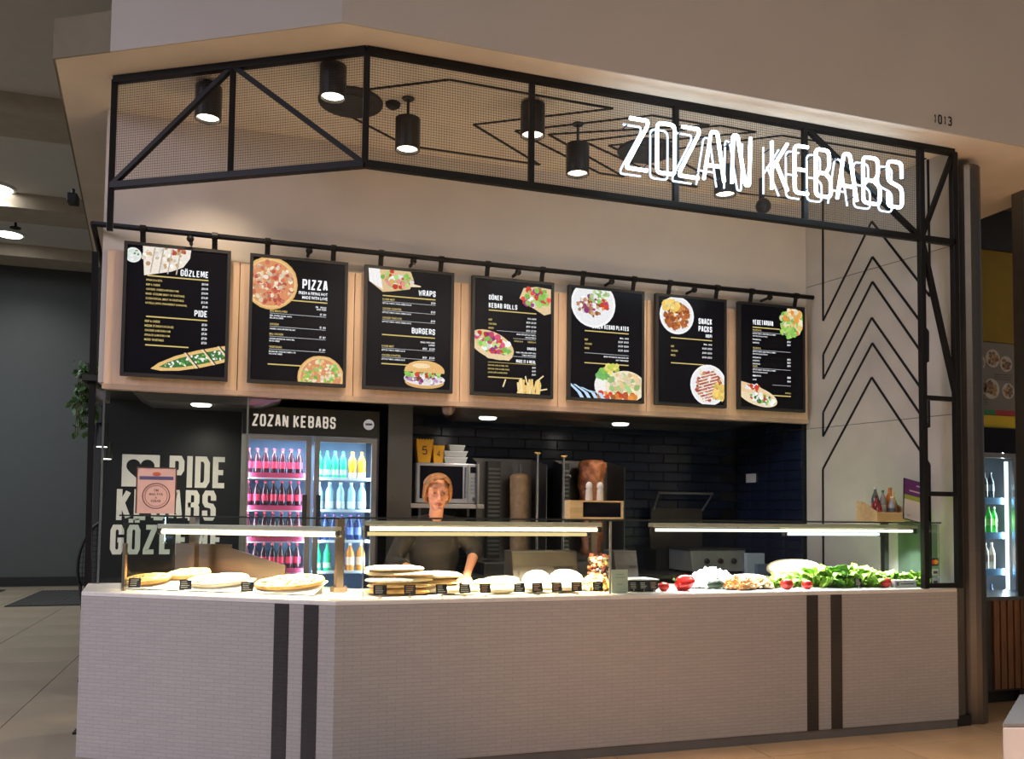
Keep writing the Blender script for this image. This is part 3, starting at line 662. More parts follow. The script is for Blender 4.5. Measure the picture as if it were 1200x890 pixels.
# board 3
b = Board(2, 'third menu board from the left, headed WRAPS and BURGERS, with a burger at the bottom'); W, H = b.W, b.H; p = b.p
p.poly([(.04*W, .03*H), (.5*W, .02*H), (.54*W, .09*H), (.5*W, .17*H), (.30*W, .2*H), (.2*W, .21*H), (.05*W, .13*H)], (.75, .55, .3)); p.poly([(.04*W, .02*H), (.16*W, .02*H), (.2*W, .19*H), (.05*W, .13*H)], (.93, .9, .9))
p.blobs(.36*W, .1*H, .17*W, .075*H, 60, .016, [GREEN, RED, WHITE, (.85, .35, .3), TAN, (.4, .65, .2)]); p.poly([(.5*W, .12*H), (.62*W, .135*H), (.62*W, .145*H), (.5*W, .15*H)], CREAM)
b.head('WRAPS', .79, .215); b.rule(.2, .79, .243)
for v, t in ((.275, 'DONER MEAT'), (.350, 'CHICKEN SCHNITZEL'), (.425, 'CHICKEN TANDOORI')):
    b.gold(t, .2, v, .0135); b.line('$9.50', .79, v, .014, 'r'); b.rule(.2, .79, v+.010, .0014, False); b.line('LETTUCE, TOMATO, ONION, CHEESE & SAUCE', .2, v+.030, .0095)
b.head('BURGERS', .79, .53); b.rule(.2, .79, .560)
b.line('SINGLE  WITH CHIPS', .79, .602, .011, 'r'); b.line('& DRINK', .79, .622, .011, 'r')
for v, t in ((.655, 'DONER MEAT'), (.728, 'CHICKEN SCHNITZEL')):
    b.gold(t, .2, v, .0135); b.line('$8.50    $12.50', .79, v, .014, 'r'); b.rule(.2, .79, v+.010, .0014, False); b.line('LETTUCE, TOMATO, CHEESE & SAUCE', .2, v+.030, .0095)
b.rule(.2, .55, .795)
p.done(b.scr); p.ell(.68*W, .925*H, .22*W, .05*H, (.7, .42, .16)); p.ell(.68*W, .90*H, .23*W, .05*H, (.85, .78, .75)); p.blobs(.68*W, .895*H, .21*W, .04*H, 50, .014, [(.8, .78, .75), PURP, BROWN, WHITE, (.5, .3, .5)])
p.blobs(.68*W, .855*H, .21*W, .025*H, 40, .013, [GREEN, (.5, .7, .2), PURP, RED]); p.poly([(.45*W, .84*H)]+[(.68*W-.225*W*math.cos(t*math.pi/12), .83*H-.085*H*math.sin(t*math.pi/12)) for t in range(13)]+[(.9*W, .845*H)], (.82, .5, .2)); p.ell(.64*W, .79*H, .1*W, .02*H, (.95, .75, .45))
b.done()
# board 4
b = Board(3, 'middle menu board, headed DÖNER KEBAB ROLLS, with fries at the bottom'); W, H = b.W, b.H; p = b.p
p.poly([(.57*W, .16*H), (.62*W, .07*H), (.78*W, .05*H), (.96*W, .06*H), (.96*W, .27*H), (.88*W, .29*H), (.7*W, .22*H)], (.8, .6, .35)); p.blobs(.77*W, .15*H, .17*W, .085*H, 70, .018, [GREEN, (.45, .7, .2), WHITE, RED, PURP, (.8, .1, .08)])
p.done(b.scr); p.ell(.24*W, .575*H, .28*W, .11*H, (.82, .6, .32), .35); p.blobs(.25*W, .56*H, .22*W, .075*H, 80, .017, [GREEN, WHITE, (.5, .72, .25), RED, PURP, (.7, .1, .2)], .35); p.poly([(.02*W, .60*H), (.2*W, .69*H), (.45*W, .70*H), (.5*W, .66*H), (.2*W, .65*H), (.02*W, .56*H)], (.85, .65, .4))
b.head('DÖNER', .2, .195, .036, 'l'); b.head('KEBAB ROLLS', .2, .262, .036, 'l'); b.rule(.2, .78, .287)
b.line('ROLL  LARGE', .78, .335, .011, 'r')
for v, t in ((.37, 'BEEF'), (.405, 'CHICKEN'), (.44, 'MIXED')): b.gold(t, .2, v, .0135); b.line('$9.50  $11.50', .78, v, .0135, 'r')
b.rule(.3, .78, .452, .0014, False); b.line('SERVED WITH LETTUCE, TOMATO,', .78, .475, .0095, 'r'); b.line('ONION & TABOULI', .78, .497, .0095, 'r'); b.rule(.5, .78, .508, .0014, False)
b.gold('EXTRAS $1.00', .62, .535, .011, 'r'); b.gold('CHEESE $1.00', .78, .535, .011, 'r'); b.head('SAUCES', .78, .597, .020); b.line('GARLIC, CHILLI, BBQ, SWEET CHILLI', .78, .628, .0095, 'r'); b.line('TOMATO, MAYONNAISE', .78, .65, .0095, 'r'); b.rule(.5, .78, .66, .0014, False)
b.head('MAKE IT A MEAL', .78, .712, .024, wf=.38); b.rule(.2, .78, .722, .003)
for v, t in ((.752, 'REGULAR CHIPS & 375ML CAN'), (.782, 'REGULAR CHIPS & 600ML DRINK'), (.812, 'LARGE CHIPS & 600ML DRINK')): b.gold(t, .2, v, .011); b.line('$4.50', .78, v, .0125, 'r')
b.rule(.2, .62, .85)
p.done(b.scr)
for k in range(34):
    x = .55+.28*p.r.random(); a = p.r.uniform(-.25, .25); y1 = .84+.06*p.r.random(); c_ = [(.9, .65, .25), (.85, .55, .18), (.95, .75, .4)][k % 3]
    p.poly([(x*W, y1*H), (x*W+.014, y1*H), (x*W+.014-a*.1, .97*H), (x*W-a*.1, .97*H)], c_)
for x, y, a in ((.42, .86, 1.9), (.80, .85, -.7), (.83, .93, -.2), (.66, .82, 1.3)): c_, s_ = math.cos(a), math.sin(a); p.poly([(x*W, y*H), (x*W+.06*c_, y*H+.06*s_), (x*W+.06*c_-.01*s_, y*H+.06*s_+.01*c_), (x*W-.01*s_, y*H+.01*c_)], (.93, .75, .4))
b.done()
# board 5
b = Board(4, 'third menu board from the right, headed KEBAB PLATES, with a round plate at top left'); W, H = b.W, b.H; p = b.p
plate(p, .32*W, .15*H, .29*W); p.blobs(.28*W, .17*H, .17*W, .09*H, 70, .016, [BROWN, (.5, .25, .12), (.4, .2, .1), WHITE, PURP, (.7, .45, .25)]); p.blobs(.4*W, .09*H, .12*W, .06*H, 40, .015, [GREEN, WHITE, (.5, .65, .3)]); p.blobs(.47*W, .15*H, .05*W, .04*H, 14, .018, [RED, ORG, PURP])
b.head('DÖNER KEBAB PLATES', .79, .365, .033, wf=.40); b.rule(.21, .79, .395)
b.line('SMALL   LARGE', .79, .44, .011, 'r')
for v, t in ((.475, 'BEEF'), (.512, 'CHICKEN'), (.55, 'MIXED')): b.gold(t, .21, v, .0135); b.line('$12.50  $15.50', .79, v, .014, 'r')
b.rule(.21, .79, .585, .0016, False); b.line('SERVED WITH RICE OR CHIPS, SALAD, DIPS', .79, .612, .0105, 'r'); b.line('AND TURKISH BREAD', .79, .637, .0105, 'r'); b.rule(.21, .79, .675)
p.done(b.scr); p.ell(.52*W, .86*H, .18*W, .13*H, WHITE); p.ell(.75*W, .86*H, .27*W, .14*H, (.9, .8, .6)); p.blobs(.76*W, .84*H, .22*W, .1*H, 80, .02, [(.9, .75, .45), CREAM, (.85, .6, .3), (.4, .6, .25)]); p.blobs(.56*W, .71*H, .1*W, .03*H, 16, .02, [(.85, .75, .2), (.5, .6, .1)]); p.blobs(.45*W, .77*H, .09*W, .04*H, 20, .018, [GREEN, (.2, .5, .15)]); p.blobs(.62*W, .95*H, .3*W, .03*H, 40, .02, [RED, (.5, .15, .05), ORG])
p.done(b.scr)
for k in range(4):
    x = .07+.09*k; p.poly([(x*W-.06, .84*H+.02*k), (x*W-.04, .84*H+.02*k), (x*W+.06, .93*H), (x*W+.085, .975*H), (x*W+.055, .975*H), (x*W+.03, .93*H)], (.55, .75, .95))
b.done()
# board 6
b = Board(5, 'second menu board from the right, headed SNACK PACKS, with meat and chips on two plates'); W, H = b.W, b.H; p = b.p
def snack(cx, cy, r, meat, chips, stripe):
    plate(p, cx, cy, r)
    for k in range(40): x = cx+p.r.uniform(-.7, .75)*r; y = cy+p.r.uniform(-.75, .7)*r; p.ell(x, y, .028, .006, p.r.choice([YEL, (.9, .7, .3), (.85, .5, .12)]), p.r.uniform(0, 3), 8) if math.hypot(x-cx, y-cy) < r*.82 else None
    p.blobs(cx+.0*r, cy+.05*r, r*.7, r*.72, 140, .015, meat)
    if stripe:
        for k in range(9): y = cy-.6*r+k*.15*r; p.poly([(cx-.55*r, y+.2*r), (cx+.5*r, y-.1*r), (cx+.5*r, y-.05*r), (cx-.55*r, y+.25*r)], (.92, .88, .8))
snack(.29*W, .185*H, .24*W, [(.5, .16, .05), (.4, .12, .04), (.6, .25, .08), (.32, .08, .03)], 1, False)
p.blobs(.2*W, .1*H, .12*W, .05*H, 30, .018, [YEL, (.9, .7, .3)])
p.done(b.scr); snack(.74*W, .80*H, .26*W, [(.5, .12, .08), (.4, .08, .06), (.6, .25, .15)], 1, True); p.blobs(.88*W, .86*H, .08*W, .09*H, 40, .016, [YEL, (.9, .65, .2)])
b.head('SNACK', .79, .245, .046, wf=.40); b.head('PACKS', .79, .315, .046, wf=.40); b.head('(HSP)', .79, .365, .026, wf=.4); b.rule(.21, .79, .395)
b.line('SMALL   LARGE', .79, .435, .011, 'r')
for v, t in ((.475, 'BEEF'), (.515, 'CHICKEN'), (.555, 'MIXED')): b.gold(t, .21, v, .0135); b.line('$10.50  $13.50', .79, v, .014, 'r')
b.rule(.21, .68, .622); b.done()
# board 7
b = Board(6, 'rightmost hanging menu board, headed VEGETARIAN, with a wrap at bottom left'); W, H = b.W, b.H; p = b.p
p.blobs(.8*W, .15*H, .17*W, .12*H, 130, .02, [GREEN, ORG, (.85, .6, .2), (.5, .7, .2), (.75, .4, .1), CREAM]); p.blobs(.75*W, .25*H, .12*W, .05*H, 40, .016, [GREEN, (.4, .65, .15)])
b.head('VEGETARIAN', .21, .205, .040, 'l', wf=.37); b.rule(.21, .62, .235)
for v, t, n in ((.262, 'FALAFEL ROLL', 2), (.43, 'VEGGIE ROLL', 3), (.60, 'SALADS', 1)):
    b.gold(t, .21, v, .0125); b.rule(.21, .78, v+.012, .0014, False); b.line('LETTUCE, TOMATO, ONION, TABOULI, HOMMUS', .21, v+.032, .0095); b.line('AND YOUR CHOICE OF SAUCE', .21, v+.055, .0095)
    for k in range(n): vv = v+.088+.03*k; b.line(('REGULAR ROLL', 'LARGE ROLL', 'SNACK PACK')[k], .21, vv, .011); b.line('$8.50', .78, vv, .014, 'r')
b.line('SMALL', .21, .69, .011); b.line('$6.00', .78, .69, .014, 'r'); b.line('LARGE', .21, .725, .011); b.line('$8.00', .78, .725, .014, 'r'); b.rule(.5, .78, .76, .0014, False); b.gold('EXTRAS $1', .78, .835, .011, 'r'); b.rule(.45, .78, .862)
p.done(b.scr); p.ell(.28*W, .875*H, .3*W, .085*H, (.85, .7, .45), .25); p.poly([(.03*W, .74*H), (.3*W, .78*H), (.56*W, .9*H), (.2*W, .86*H), (.03*W, .83*H)], (.82, .6, .35)); p.blobs(.34*W, .90*H, .2*W, .05*H, 60, .015, [DGREEN, WHITE, GREEN, WHITE, (.9, .9, .8), RED], .25); p.blobs(.2*W, .79*H, .1*W, .03*H, 14, .014, [RED, WHITE])
b.done()
for n_ in ('food_picture.009', 'gold_print.003'): bpy.data.objects[n_]['kind'] = 'stuff'
# rail
e = thing('board_rail', 'dark horizontal steel rail the menu boards hang from, with a bent return at the left', 'rail', (1.27, 1.2, 3.243))
MB().tube([(-1.44, 1.2, 3.243), (3.975, 1.2, 3.243)], .018, 10).build('rail_tube', black_steel, e, smooth=True)
for x in (-.86, -.1, .62, 1.40, 2.15, 2.86, 3.55):
    mb = MB(); mb.tube([(x, 1.2, 3.243), (x, 1.2, 3.2)], .012); mb.tube([(x, 1.2, 3.205), (x, 1.312, 3.205)], .012); mb.ball((x, 1.19, 3.205), .024, 10, 6); mb.build('bracket', black_steel, e)
MB().tube([(-1.44, 1.2, 3.243), (-1.50, 1.9, 3.243), (-1.56, 2.6, 3.243)], .018, 10).build('return_tube', black_steel, e, smooth=True)
mb = MB(); mb.tube([(-1.50, 1.9, 3.243), (-1.38, 1.9, 3.243)], .012); mb.tube([(-1.53, 2.3, 3.243), (-1.40, 2.3, 3.243)], .012); mb.build('bracket', black_steel, e)
# ================================================================== COUNTER
ct = thing('counter', 'long white mosaic-tiled service counter with paired dark stripes', 'counter', (0, 0, 0))
mos = mosaic('white_mosaic', (.46, .425, .39), (.43, .395, .365), (.35, .32, .295)); mosd = mosaic('dark_mosaic', (.030, .024, .022), (.036, .028, .026), (.02, .018, .017))
LL = 1.597
B0 = .198; ctop = [(0, 0), (4.226, 0), (4.222, .03), (4.098, .72), (.20, .72), (-.45, 1.40), (-1.427, 1.40), tuple(LP(LL, 0)[:2])]
MB().prism([(.03, .04), (4.20, .04), (4.09, .70), (.20, .70), (-.45, 1.36), (-1.40, 1.36), tuple(LP(LL-.03, .04)[:2])], .07, .925).build('carcass', mat('carcass', (.10, .09, .085), .7), ct)
MB().prism(ctop, .926, .95).build('worktop', white_top, ct, bevel=.003)
front = MB().box(0.0, 4.226, 0, .04, .06, .926).build('front_panel', mos, ct)
MB().box(3.0, 3.085, -.004, .01, .06, .9255).build('stripe', mosd, front); MB().box(3.185, 3.27, -.004, .01, .06, .9255).build('stripe', mosd, front)
def leftpart(mb, name, m, parent):
    o = mb.build(name, m, None); o.parent = parent; o.rotation_euler = (0, 0, -ANG); OFF[o.name] = V((0, 0, 0)); return o
lf = leftpart(MB().box(-LL, -.0, 0, .04, .0, .926), 'front_panel', mos, ct)
for a in (.100, .275):
    s_ = MB().box(-a-.085, -a, -.004, .01, .0, .9255).build('stripe', mosd, None); s_.parent = lf; OFF[s_.name] = V((0, 0, 0))
mb = MB(); mb.prism([tuple(LP(LL, 0)[:2]), tuple(LP(LL-.02, .01)[:2]), (-1.40, 1.40), (-1.427, 1.40)], 0, .926); mb.build('end_panel', mat('end_panel', (.4, .37, .34), .5), ct)
MB().box(0.02, 4.22, .006, .04, 0, .06).build('plinth', mat('plinth_grey', (.16, .145, .13), .6), ct)
# ------------------------------------------------------------------ display cases
warm_tube = emit('warm_tube', (1.0, .86, .60), 2.6); cool_tube = emit('cool_tube', (1.0, .96, .80), 1.5); led_tube = emit('led_tube', (.80, .92, 1.0), 2.6); dim_tube = emit('heater_strip', (1.0, .75, .35), 1.0)
edge_m = mat('glass_edge_dark', (.03, .035, .03), .2)
dc = thing('display_case', 'long glass food display case on the main counter with lamps under its shelf', 'display case', (0, 0, .95))
for a, b_ in ((.155, 1.648), (1.655, 4.150)):
    g = box('glass_pane', a, b_, .080, .086, .952, 1.392, glass_clear, dc)
    for x in (a, b_): box('polished_edge', x-.0025, x+.0025, .078, .088, .952, 1.392, mat('glass_edge_light', (.35, .36, .30), .15), g)
tg = MB().prism([(.03, .06), (4.15, .06), (4.145, .50), (.15, .50)], 1.396, 1.404).build('glass_shelf', glass('shelf_glass', (.86, .90, .86)), dc)
box('shelf_edge', .06, 4.15, .054, .060, 1.3955, 1.4045, edge_m, tg); box('shelf_edge', .15, 4.145, .50, .505, 1.3955, 1.4045, edge_m, tg)
bronze = brushed('bronze_steel', (.36, .27, .20), .3)
for x in (.072, 1.712): 
    o = box('post', x-.02, x+.02, .47, .52, .95, 1.395, bronze, dc); box('post_foot', x-.035, x+.035, .45, .54, .95, .985, bronze, o)
box('post', 4.03, 4.07, .47, .51, .95, 1.395, steel, dc)
box('end_glass', 4.144, 4.150, .09, .46, .955, 1.392, glass_green, dc)
def lamp(parent, x0, x1, y, z, m, r=.013):
    o = box('lamp_housing', x0, x1, y-.035, y+.04, z+.018, z+.045, lamp_shell, parent, bevel=.004)
    MB().tube([(x0+.01, y, z), (x1-.01, y, z)], r, 10).build('lamp_tube', m, o, smooth=True)
    for x in (x0+.01, x1-.01): box('lamp_holder', x-.012, x+.012, y-.016, y+.016, z-.016, z+.02, matte_black, o)
    return o
lamp(dc, .19, 1.665, .27, 1.337, warm_tube); h = lamp(dc, .20, 1.66, .43, 1.302, dim_tube, .012)
lamp(dc, 2.02, 4.12, .27, 1.337, cool_tube, .011); lamp(dc, 3.06, 3.88, .33, 1.312, led_tube, .010)
area('case_lamp_light', (.93, .30, 1.285), (.93, .34, .95), 1.45, .05, 72, (1.0, .82, .55), spread=100)
area('case_lamp_light', (3.1, .30, 1.285), (3.1, .32, .95), 2.0, .05, 42, (.95, .98, 1.0), spread=105)
# left case, along the angled face
dl = thing('display_case', 'short glass food display case on the angled left end of the counter', 'display case', (0, 0, .95))
def lbox(name, s0, s1, d0, d1, z0, z1, m, parent, **k): return MB().box(-s1, -s0, d0, d1, z0, z1, ML).build(name, m, parent, **k)
lbox('glass_pane', .005, 1.42, .10, .106, .952, 1.39, glass_clear, dl)
ls = MB().prism([tuple(LP(a_, b_)[:2]) for a_, b_ in ((.025, .08), (1.42, .08), (1.42, .52), (.146, .52))], 1.392, 1.40).build('glass_shelf', MATS['shelf_glass'], dl); lbox('shelf_edge', .025, 1.42, .074, .08, 1.3915, 1.4005, edge_m, ls)
lbox('end_pane', 1.414, 1.42, .106, .62, .952, 1.39, glass_clear, dl)
lbox('corner_post', 1.395, 1.415, .108, .128, .952, 1.23, bronze, dl)
for s_ in (.205, 1.19):
    o = lbox('post', s_-.02, s_+.02, .46, .51, .95, 1.39, bronze, dl); lbox('post_foot', s_-.035, s_+.035, .44, .53, .95, .985, bronze, o)
lbox('back_panel', 1.0, 1.40, .60, .612, .952, 1.215, bronze, dl); 
mb = MB(); mb.add([ML @ V(p_) for p_ in ((-1.0, .60, .952), (-.62, .60, .952), (-.62, .60, 1.09), (-1.0, .60, 1.19), (-1.0, .612, .952), (-.62, .612, .952), (-.62, .612, 1.09), (-1.0, .612, 1.19))], [(0, 1, 2, 3), (5, 4, 7, 6), (0, 4, 5, 1), (1, 5, 6, 2), (2, 6, 7, 3), (3, 7, 4, 0)]); mb.build('back_panel', bronze, dl)
h = lbox('lamp_housing', .13, 1.30, .265, .345, 1.318, 1.345, lamp_shell, dl, bevel=.004)
MB().tube([LP(1.29, .30, 1.30), LP(.14, .30, 1.30)], .016, 10).build('lamp_tube', warm_tube, h, smooth=True)
for s_ in (.13, 1.30): MB().ball(LP(s_, .30, 1.302), .022, 10, 6).build('lamp_holder', matte_black, h)
a_ = area('case_lamp_light', LP(.72, .31, 1.275), LP(.72, .33, .95), 1.15, .05, 30, (1.0, .80, .52), spread=105); a_.rotation_euler = (0, 0, -ANG)
# tall glass screen and pink card
gs = thing('glass_screen', 'tall clear glass screen at the left end of the counter below the menu panels', 'glass screen', (-.92, 1.34, .95))
box('pane', -1.36, -.47, 1.335, 1.345, .952, 2.20, glass_clear, gs)
for x in (-1.36, -.47): box('edge_channel', x-.006, x+.006, 1.33, 1.35, .952, 2.2, mat('edge_channel', (.16, .18, .18), .3, .5), gs)
pc = thing('pink_card', 'pink A-size notice with a round emblem stuck on the glass screen', 'notice', (-1.0, 1.325, 1.4))
cx0, cx1, cz0, cz1 = -1.145, -.915, 1.405, 1.70
box('sheet', cx0, cx1, 1.328, 1.332, cz0, cz1, mat('pink_paper', (.72, .45, .40), .6), pc)
mb = MB(); mb.box(cx0-.008, cx0, 1.326, 1.333, cz0, cz1); mb.box(cx1, cx1+.008, 1.326, 1.333, cz0, cz1); mb.box(cx0-.008, cx1+.008, 1.326, 1.333, cz1, cz1+.008); mb.build('frame', mat('brown_frame', (.08, .04, .03), .5), pc)
mb = MB(); ink = mat('print_blue', (.10, .09, .22), .7); word(mb, 'MEMBERS', ((cx0+cx1)/2, 1.327, 1.622), (1, 0, 0), (0, 0, 1), .026, wf=.62, align='c') if False else mb.box(cx0+.012, cx1-.012, 1.3272, 1.328, 1.625, 1.648)
mb.build('banner', ink, pc)
ink2 = mat('print_brown', (.22, .10, .09), .7); mb = MB(); c_ = ((cx0+cx1)/2, 1.3272, 1.52)
for r_, t_ in ((.082, .006), (.068, .003)):
    P = [(c_[0]+r_*math.cos(k*math.pi/16), c_[1], c_[2]+r_*math.sin(k*math.pi/16)) for k in range(32)]
    mb.tube(P, t_/2, 4, True)
small(mb, "I'M", (c_[0], c_[1], 1.548), (1, 0, 0), (0, 0, 1), .017, 1, 'c'); small(mb, 'MAD FOR', (c_[0], c_[1], 1.524), (1, 0, 0), (0, 0, 1), .015, .9, 'c'); small(mb, 'A', (c_[0], c_[1], 1.502), (1, 0, 0), (0, 0, 1), .013, 1, 'c'); small(mb, 'KEBAB', (c_[0], c_[1], 1.479), (1, 0, 0), (0, 0, 1), .016, .9, 'c')
mb.build('emblem', ink2, pc)
MB().ball((c_[0], 1.3295, 1.663), (.03, .004, .015), 10, 6).build('top_mark', mat('print_red', (.6, .12, .07), .6), pc)
# lettering on the dark back wall
wt = thing('wall_lettering', 'large cream heart and words PIDE KEBABS GÖZLEME on the dark back wall', 'lettering', (-1.0, 2.36, 1.12))
yw = 2.366
ex, ez = (1, 0, 0), (0, 0, 1)
hs = MB().box(-1.365, -1.10, yw-.008, yw, 1.60, 1.845).build('heart_panel', letter_cream, wt)
P = []
for k in range(40):
    t = 2*math.pi*k/40; P.append((-1.235+.0062*16*math.sin(t)**3, yw-.0095, 1.735+.0062*(13*math.cos(t)-5*math.cos(2*t)-2*math.cos(3*t)-math.cos(4*t))))
MB().add(P+[(x, y+.003, z) for x, y, z in P], [tuple(range(40))[::-1]]+[(i, (i+1) % 40, 40+(i+1) % 40, 40+i) for i in range(40)]).build('heart', char_wall, hs)
for txt, x, z, h_, wf in (('PIDE', -1.03, 1.60, .245, .42), ('KEBABS', -1.395, 1.345, .235, .41), ('GÖZLEME', -1.43, 1.085, .225, .40)):
    mb = MB(); word(mb, txt, (x, yw-.001, z), ex, ez, h_, wf=wf+.02, tf=.165, gap=.09); mb.build('letters', letter_cream, wt)
mb = MB(); small(mb, 'ADANA', (-.86, yw-.001, 1.03), ex, ez, .03, .9); mb.build('small_letters', letter_cream, wt)
# ================================================================== FOOD
crust = mat('bread_crust', (.82, .60, .33), .6, var=.18, scale=14, bump=.25, bscale=60); crust_w = mat('bread_pale', (.86, .72, .50), .65, var=.12, scale=12, bump=.2, bscale=50); crust_g = mat('bread_golden', (.78, .45, .14), .55, var=.25, scale=10, bump=.3)
food = attr_diffuse('food_colour', .5)
paper = mat('white_paper', (.85, .84, .80), .7)
def loaf(name, label, cat, loc, r, m, rot=0., group=None, seed=0, tilt=0., sq=.8):
    rn = random.Random(seed); ph = [rn.uniform(0, 6) for _ in range(6)]
    def f(p, d):
        k = 1+.05*math.sin(3*d.x+ph[0])*math.cos(2*d.y+ph[1])+.04*math.sin(5*d.y+ph[2]+3*d.x); z = p.z*k
        if z < 0: z *= .7
        sx = math.copysign(abs(d.x)**sq, d.x)*r[0]; sy = math.copysign(abs(d.y)**sq, d.y)*r[1]
        return V((sx*k, sy*k, z))
    mb = MB(); mb.ball((0, 0, 0), r, 20, 10, f=f)
    o = mb.build(name, m, None, smooth=True); o.location = loc; o.rotation_euler = (tilt, 0, rot)
    return tag(o, label, cat, group)
zc = .95
stack = [(.40, .31, 0, .20, .10), (.42, .33, .035, .205, .10), (.39, .30, .070, .20, .10), (.41, .32, .103, .20, .10), (.38, .33, .133, .185, .095)]
for i, (x, y, z, a, b_) in enumerate(stack):
    loaf('flat_bread', 'flat loaf in the left bread stack, '+['lowest of its stack', 'second from the bottom of its stack', 'in the middle of its stack', 'second from the top of its stack', 'topmost of its stack'][i], 'bread', (x, y, zc+.016+z), (a, b_, .021), [crust_g, crust, crust_w, crust, crust_w][i], .1*(i % 3-1), 'stacked flat loaves', i)
for i, (x, y, z, a, b_, h_, rt, lb) in enumerate(((.64, .36, .022, .16, .10, .026, .05, 'long flat loaf in the middle of the bread, under another loaf'), (.63, .37, .062, .155, .10, .020, -.05, 'long flat loaf in the middle of the bread, between two loaves'), (.63, .38, .104, .16, .11, .024, -.10, 'long flat loaf lying on top of the middle bread pile by the hand'), (.74, .22, .025, .13, .055, .025, .1, 'small pale loaf in front of the long loaves'), (1.00, .22, .025, .12, .06, .027, -.15, 'small pale loaf in front of the round rolls'))):
    loaf('flat_bread', lb, 'bread', (x, y, zc+z), (a, b_, h_), crust_w if i != 1 else crust, rt, 'flat loaves in the case', 20+i)
loaf('flat_bread', 'broad pale loaf lying behind the pale green wrap', 'bread', (.95, .48, zc+.022), (.16, .09, .024), crust_w, .05, 'flat loaves in the case', 31)
loaf('flat_bread', 'pale loaf lying at an angle behind the small flat roll', 'bread', (1.10, .56, zc+.05), (.13, .05, .032), crust_w, .1, 'flat loaves in the case', 33)
for i, (x, y, z, r_, h_, lb) in enumerate(((1.09, .40, .03, .10, .045, 'pale round roll left of the two big domed rolls'), (1.29, .40, .055, .095, .07, 'big domed white roll in front of the steel box, left one'), (1.49, .40, .055, .11, .075, 'big domed white roll in front of the steel box, right one'), (1.24, .25, .03, .10, .03, 'low pale roll in front of the left domed roll'), (1.42, .25, .03, .10, .03, 'low pale roll in front of the right domed roll'))):
    loaf('bread_roll', lb, 'bread', (x, y, zc+z), (r_, r_*.9, h_), crust_w, 0, 'round rolls', 40+i, sq=.95)
loaf('green_wrap', 'pale green filled wrap lying between the loaves and the rolls', 'wrap', (.96, .33, zc+.055), (.11, .04, .028), mat('wrap_green', (.62, .68, .30), .6, var=.25, scale=12), -.5, seed=60)
# chips pile and tub
def heap(name, label, cat, c, rx, ry, h_, n, size, cols, seed, kind='chunk', zb=zc):
    e = thing(name, label, cat, (c[0], c[1], zb)); rn = random.Random(seed)
    MB().lathe([(max(rx, ry)*.9, 0), (max(rx, ry)*1.0, .012), (max(rx, ry)*.95, .012), (max(rx, ry)*.85, .006)], (0, 0, 0), 22, Matrix.Diagonal((rx/max(rx, ry), ry/max(rx, ry), 1))).build('dish', steel, None).parent = e
    mb = MB()
    for _ in range(n):
        t = rn.uniform(0, 6.283); q = math.sqrt(rn.random()); z = zb+.012+h_*(1-q*q)*rn.uniform(.55, 1.0); p = V((c[0]+rx*.92*q*math.cos(t), c[1]+ry*.92*q*math.sin(t), z)); col = rn.choice(cols); f = rn.uniform(.8, 1.15); col = [min(1, k*f) for k in col]
        R3 = Matrix.Rotation(rn.uniform(0, 6), 4, V((rn.random()-.5, rn.random()-.5, rn.random())).normalized())
        if kind == 'stick': mb.add([R3 @ V((x*size*2.2, y*size*.35, zz*size*.35))+p for x in (-1, 1) for y in (-1, 1) for zz in (-1, 1)], [(0, 1, 3, 2), (4, 6, 7, 5), (0, 4, 5, 1), (2, 3, 7, 6), (0, 2, 6, 4), (1, 5, 7, 3)], col)
        elif kind == 'curl': mb.ball(p, (size*1.3, size*.8, size*.5), 7, 5, R3, col)
        else: mb.add([R3 @ V((x*size*rn.uniform(.6, 1.2), y*size*rn.uniform(.6, 1.2), zz*size*rn.uniform(.6, 1.2)))+p for x in (-1, 1) for y in (-1, 1) for zz in (-1, 1)], [(0, 1, 3, 2), (4, 6, 7, 5), (0, 4, 5, 1), (2, 3, 7, 6), (0, 2, 6, 4), (1, 5, 7, 3)], col)
    mb.build('pieces', food, e, kind='stuff'); return e
heap('snack_pile', 'pile of golden orange fried snacks beside the inner post of the main case', 'snacks', (1.66, .33), .11, .10, .085, 220, .014, [(.85, .45, .10), (.9, .6, .2), (.7, .25, .06), (.92, .7, .3)], 3)
e = thing('snack_tub', 'clear tub of red and yellow snacks behind the orange snack pile', 'tub', (1.74, .46, zc))
MB().lathe([(.075, zc), (.085, zc+.2), (.081, zc+.2), (.072, zc+.004)], (1.74, .46, 0), 18).build('tub_wall', glass_clear, e)
mb = MB(); rn = random.Random(8)
for k in range(200):
    t = rn.uniform(0, 6.28); q = .066*math.sqrt(rn.random()); z = zc+.02+.20*rn.random(); col = [(.85, .5, .15), (.9, .7, .3), (.7, .2, .15), (.9, .75, .6), (.8, .35, .3)][k % 5] if z > zc+.15 or z < zc+.06 else [(.35, .08, .04), (.12, .10, .14), (.5, .15, .06)][k % 3]
    mb.ball((1.74+q*math.cos(t), .46+q*math.sin(t), z), .014, 7, 5, None, col)
mb.build('contents', food, e, kind='stuff')
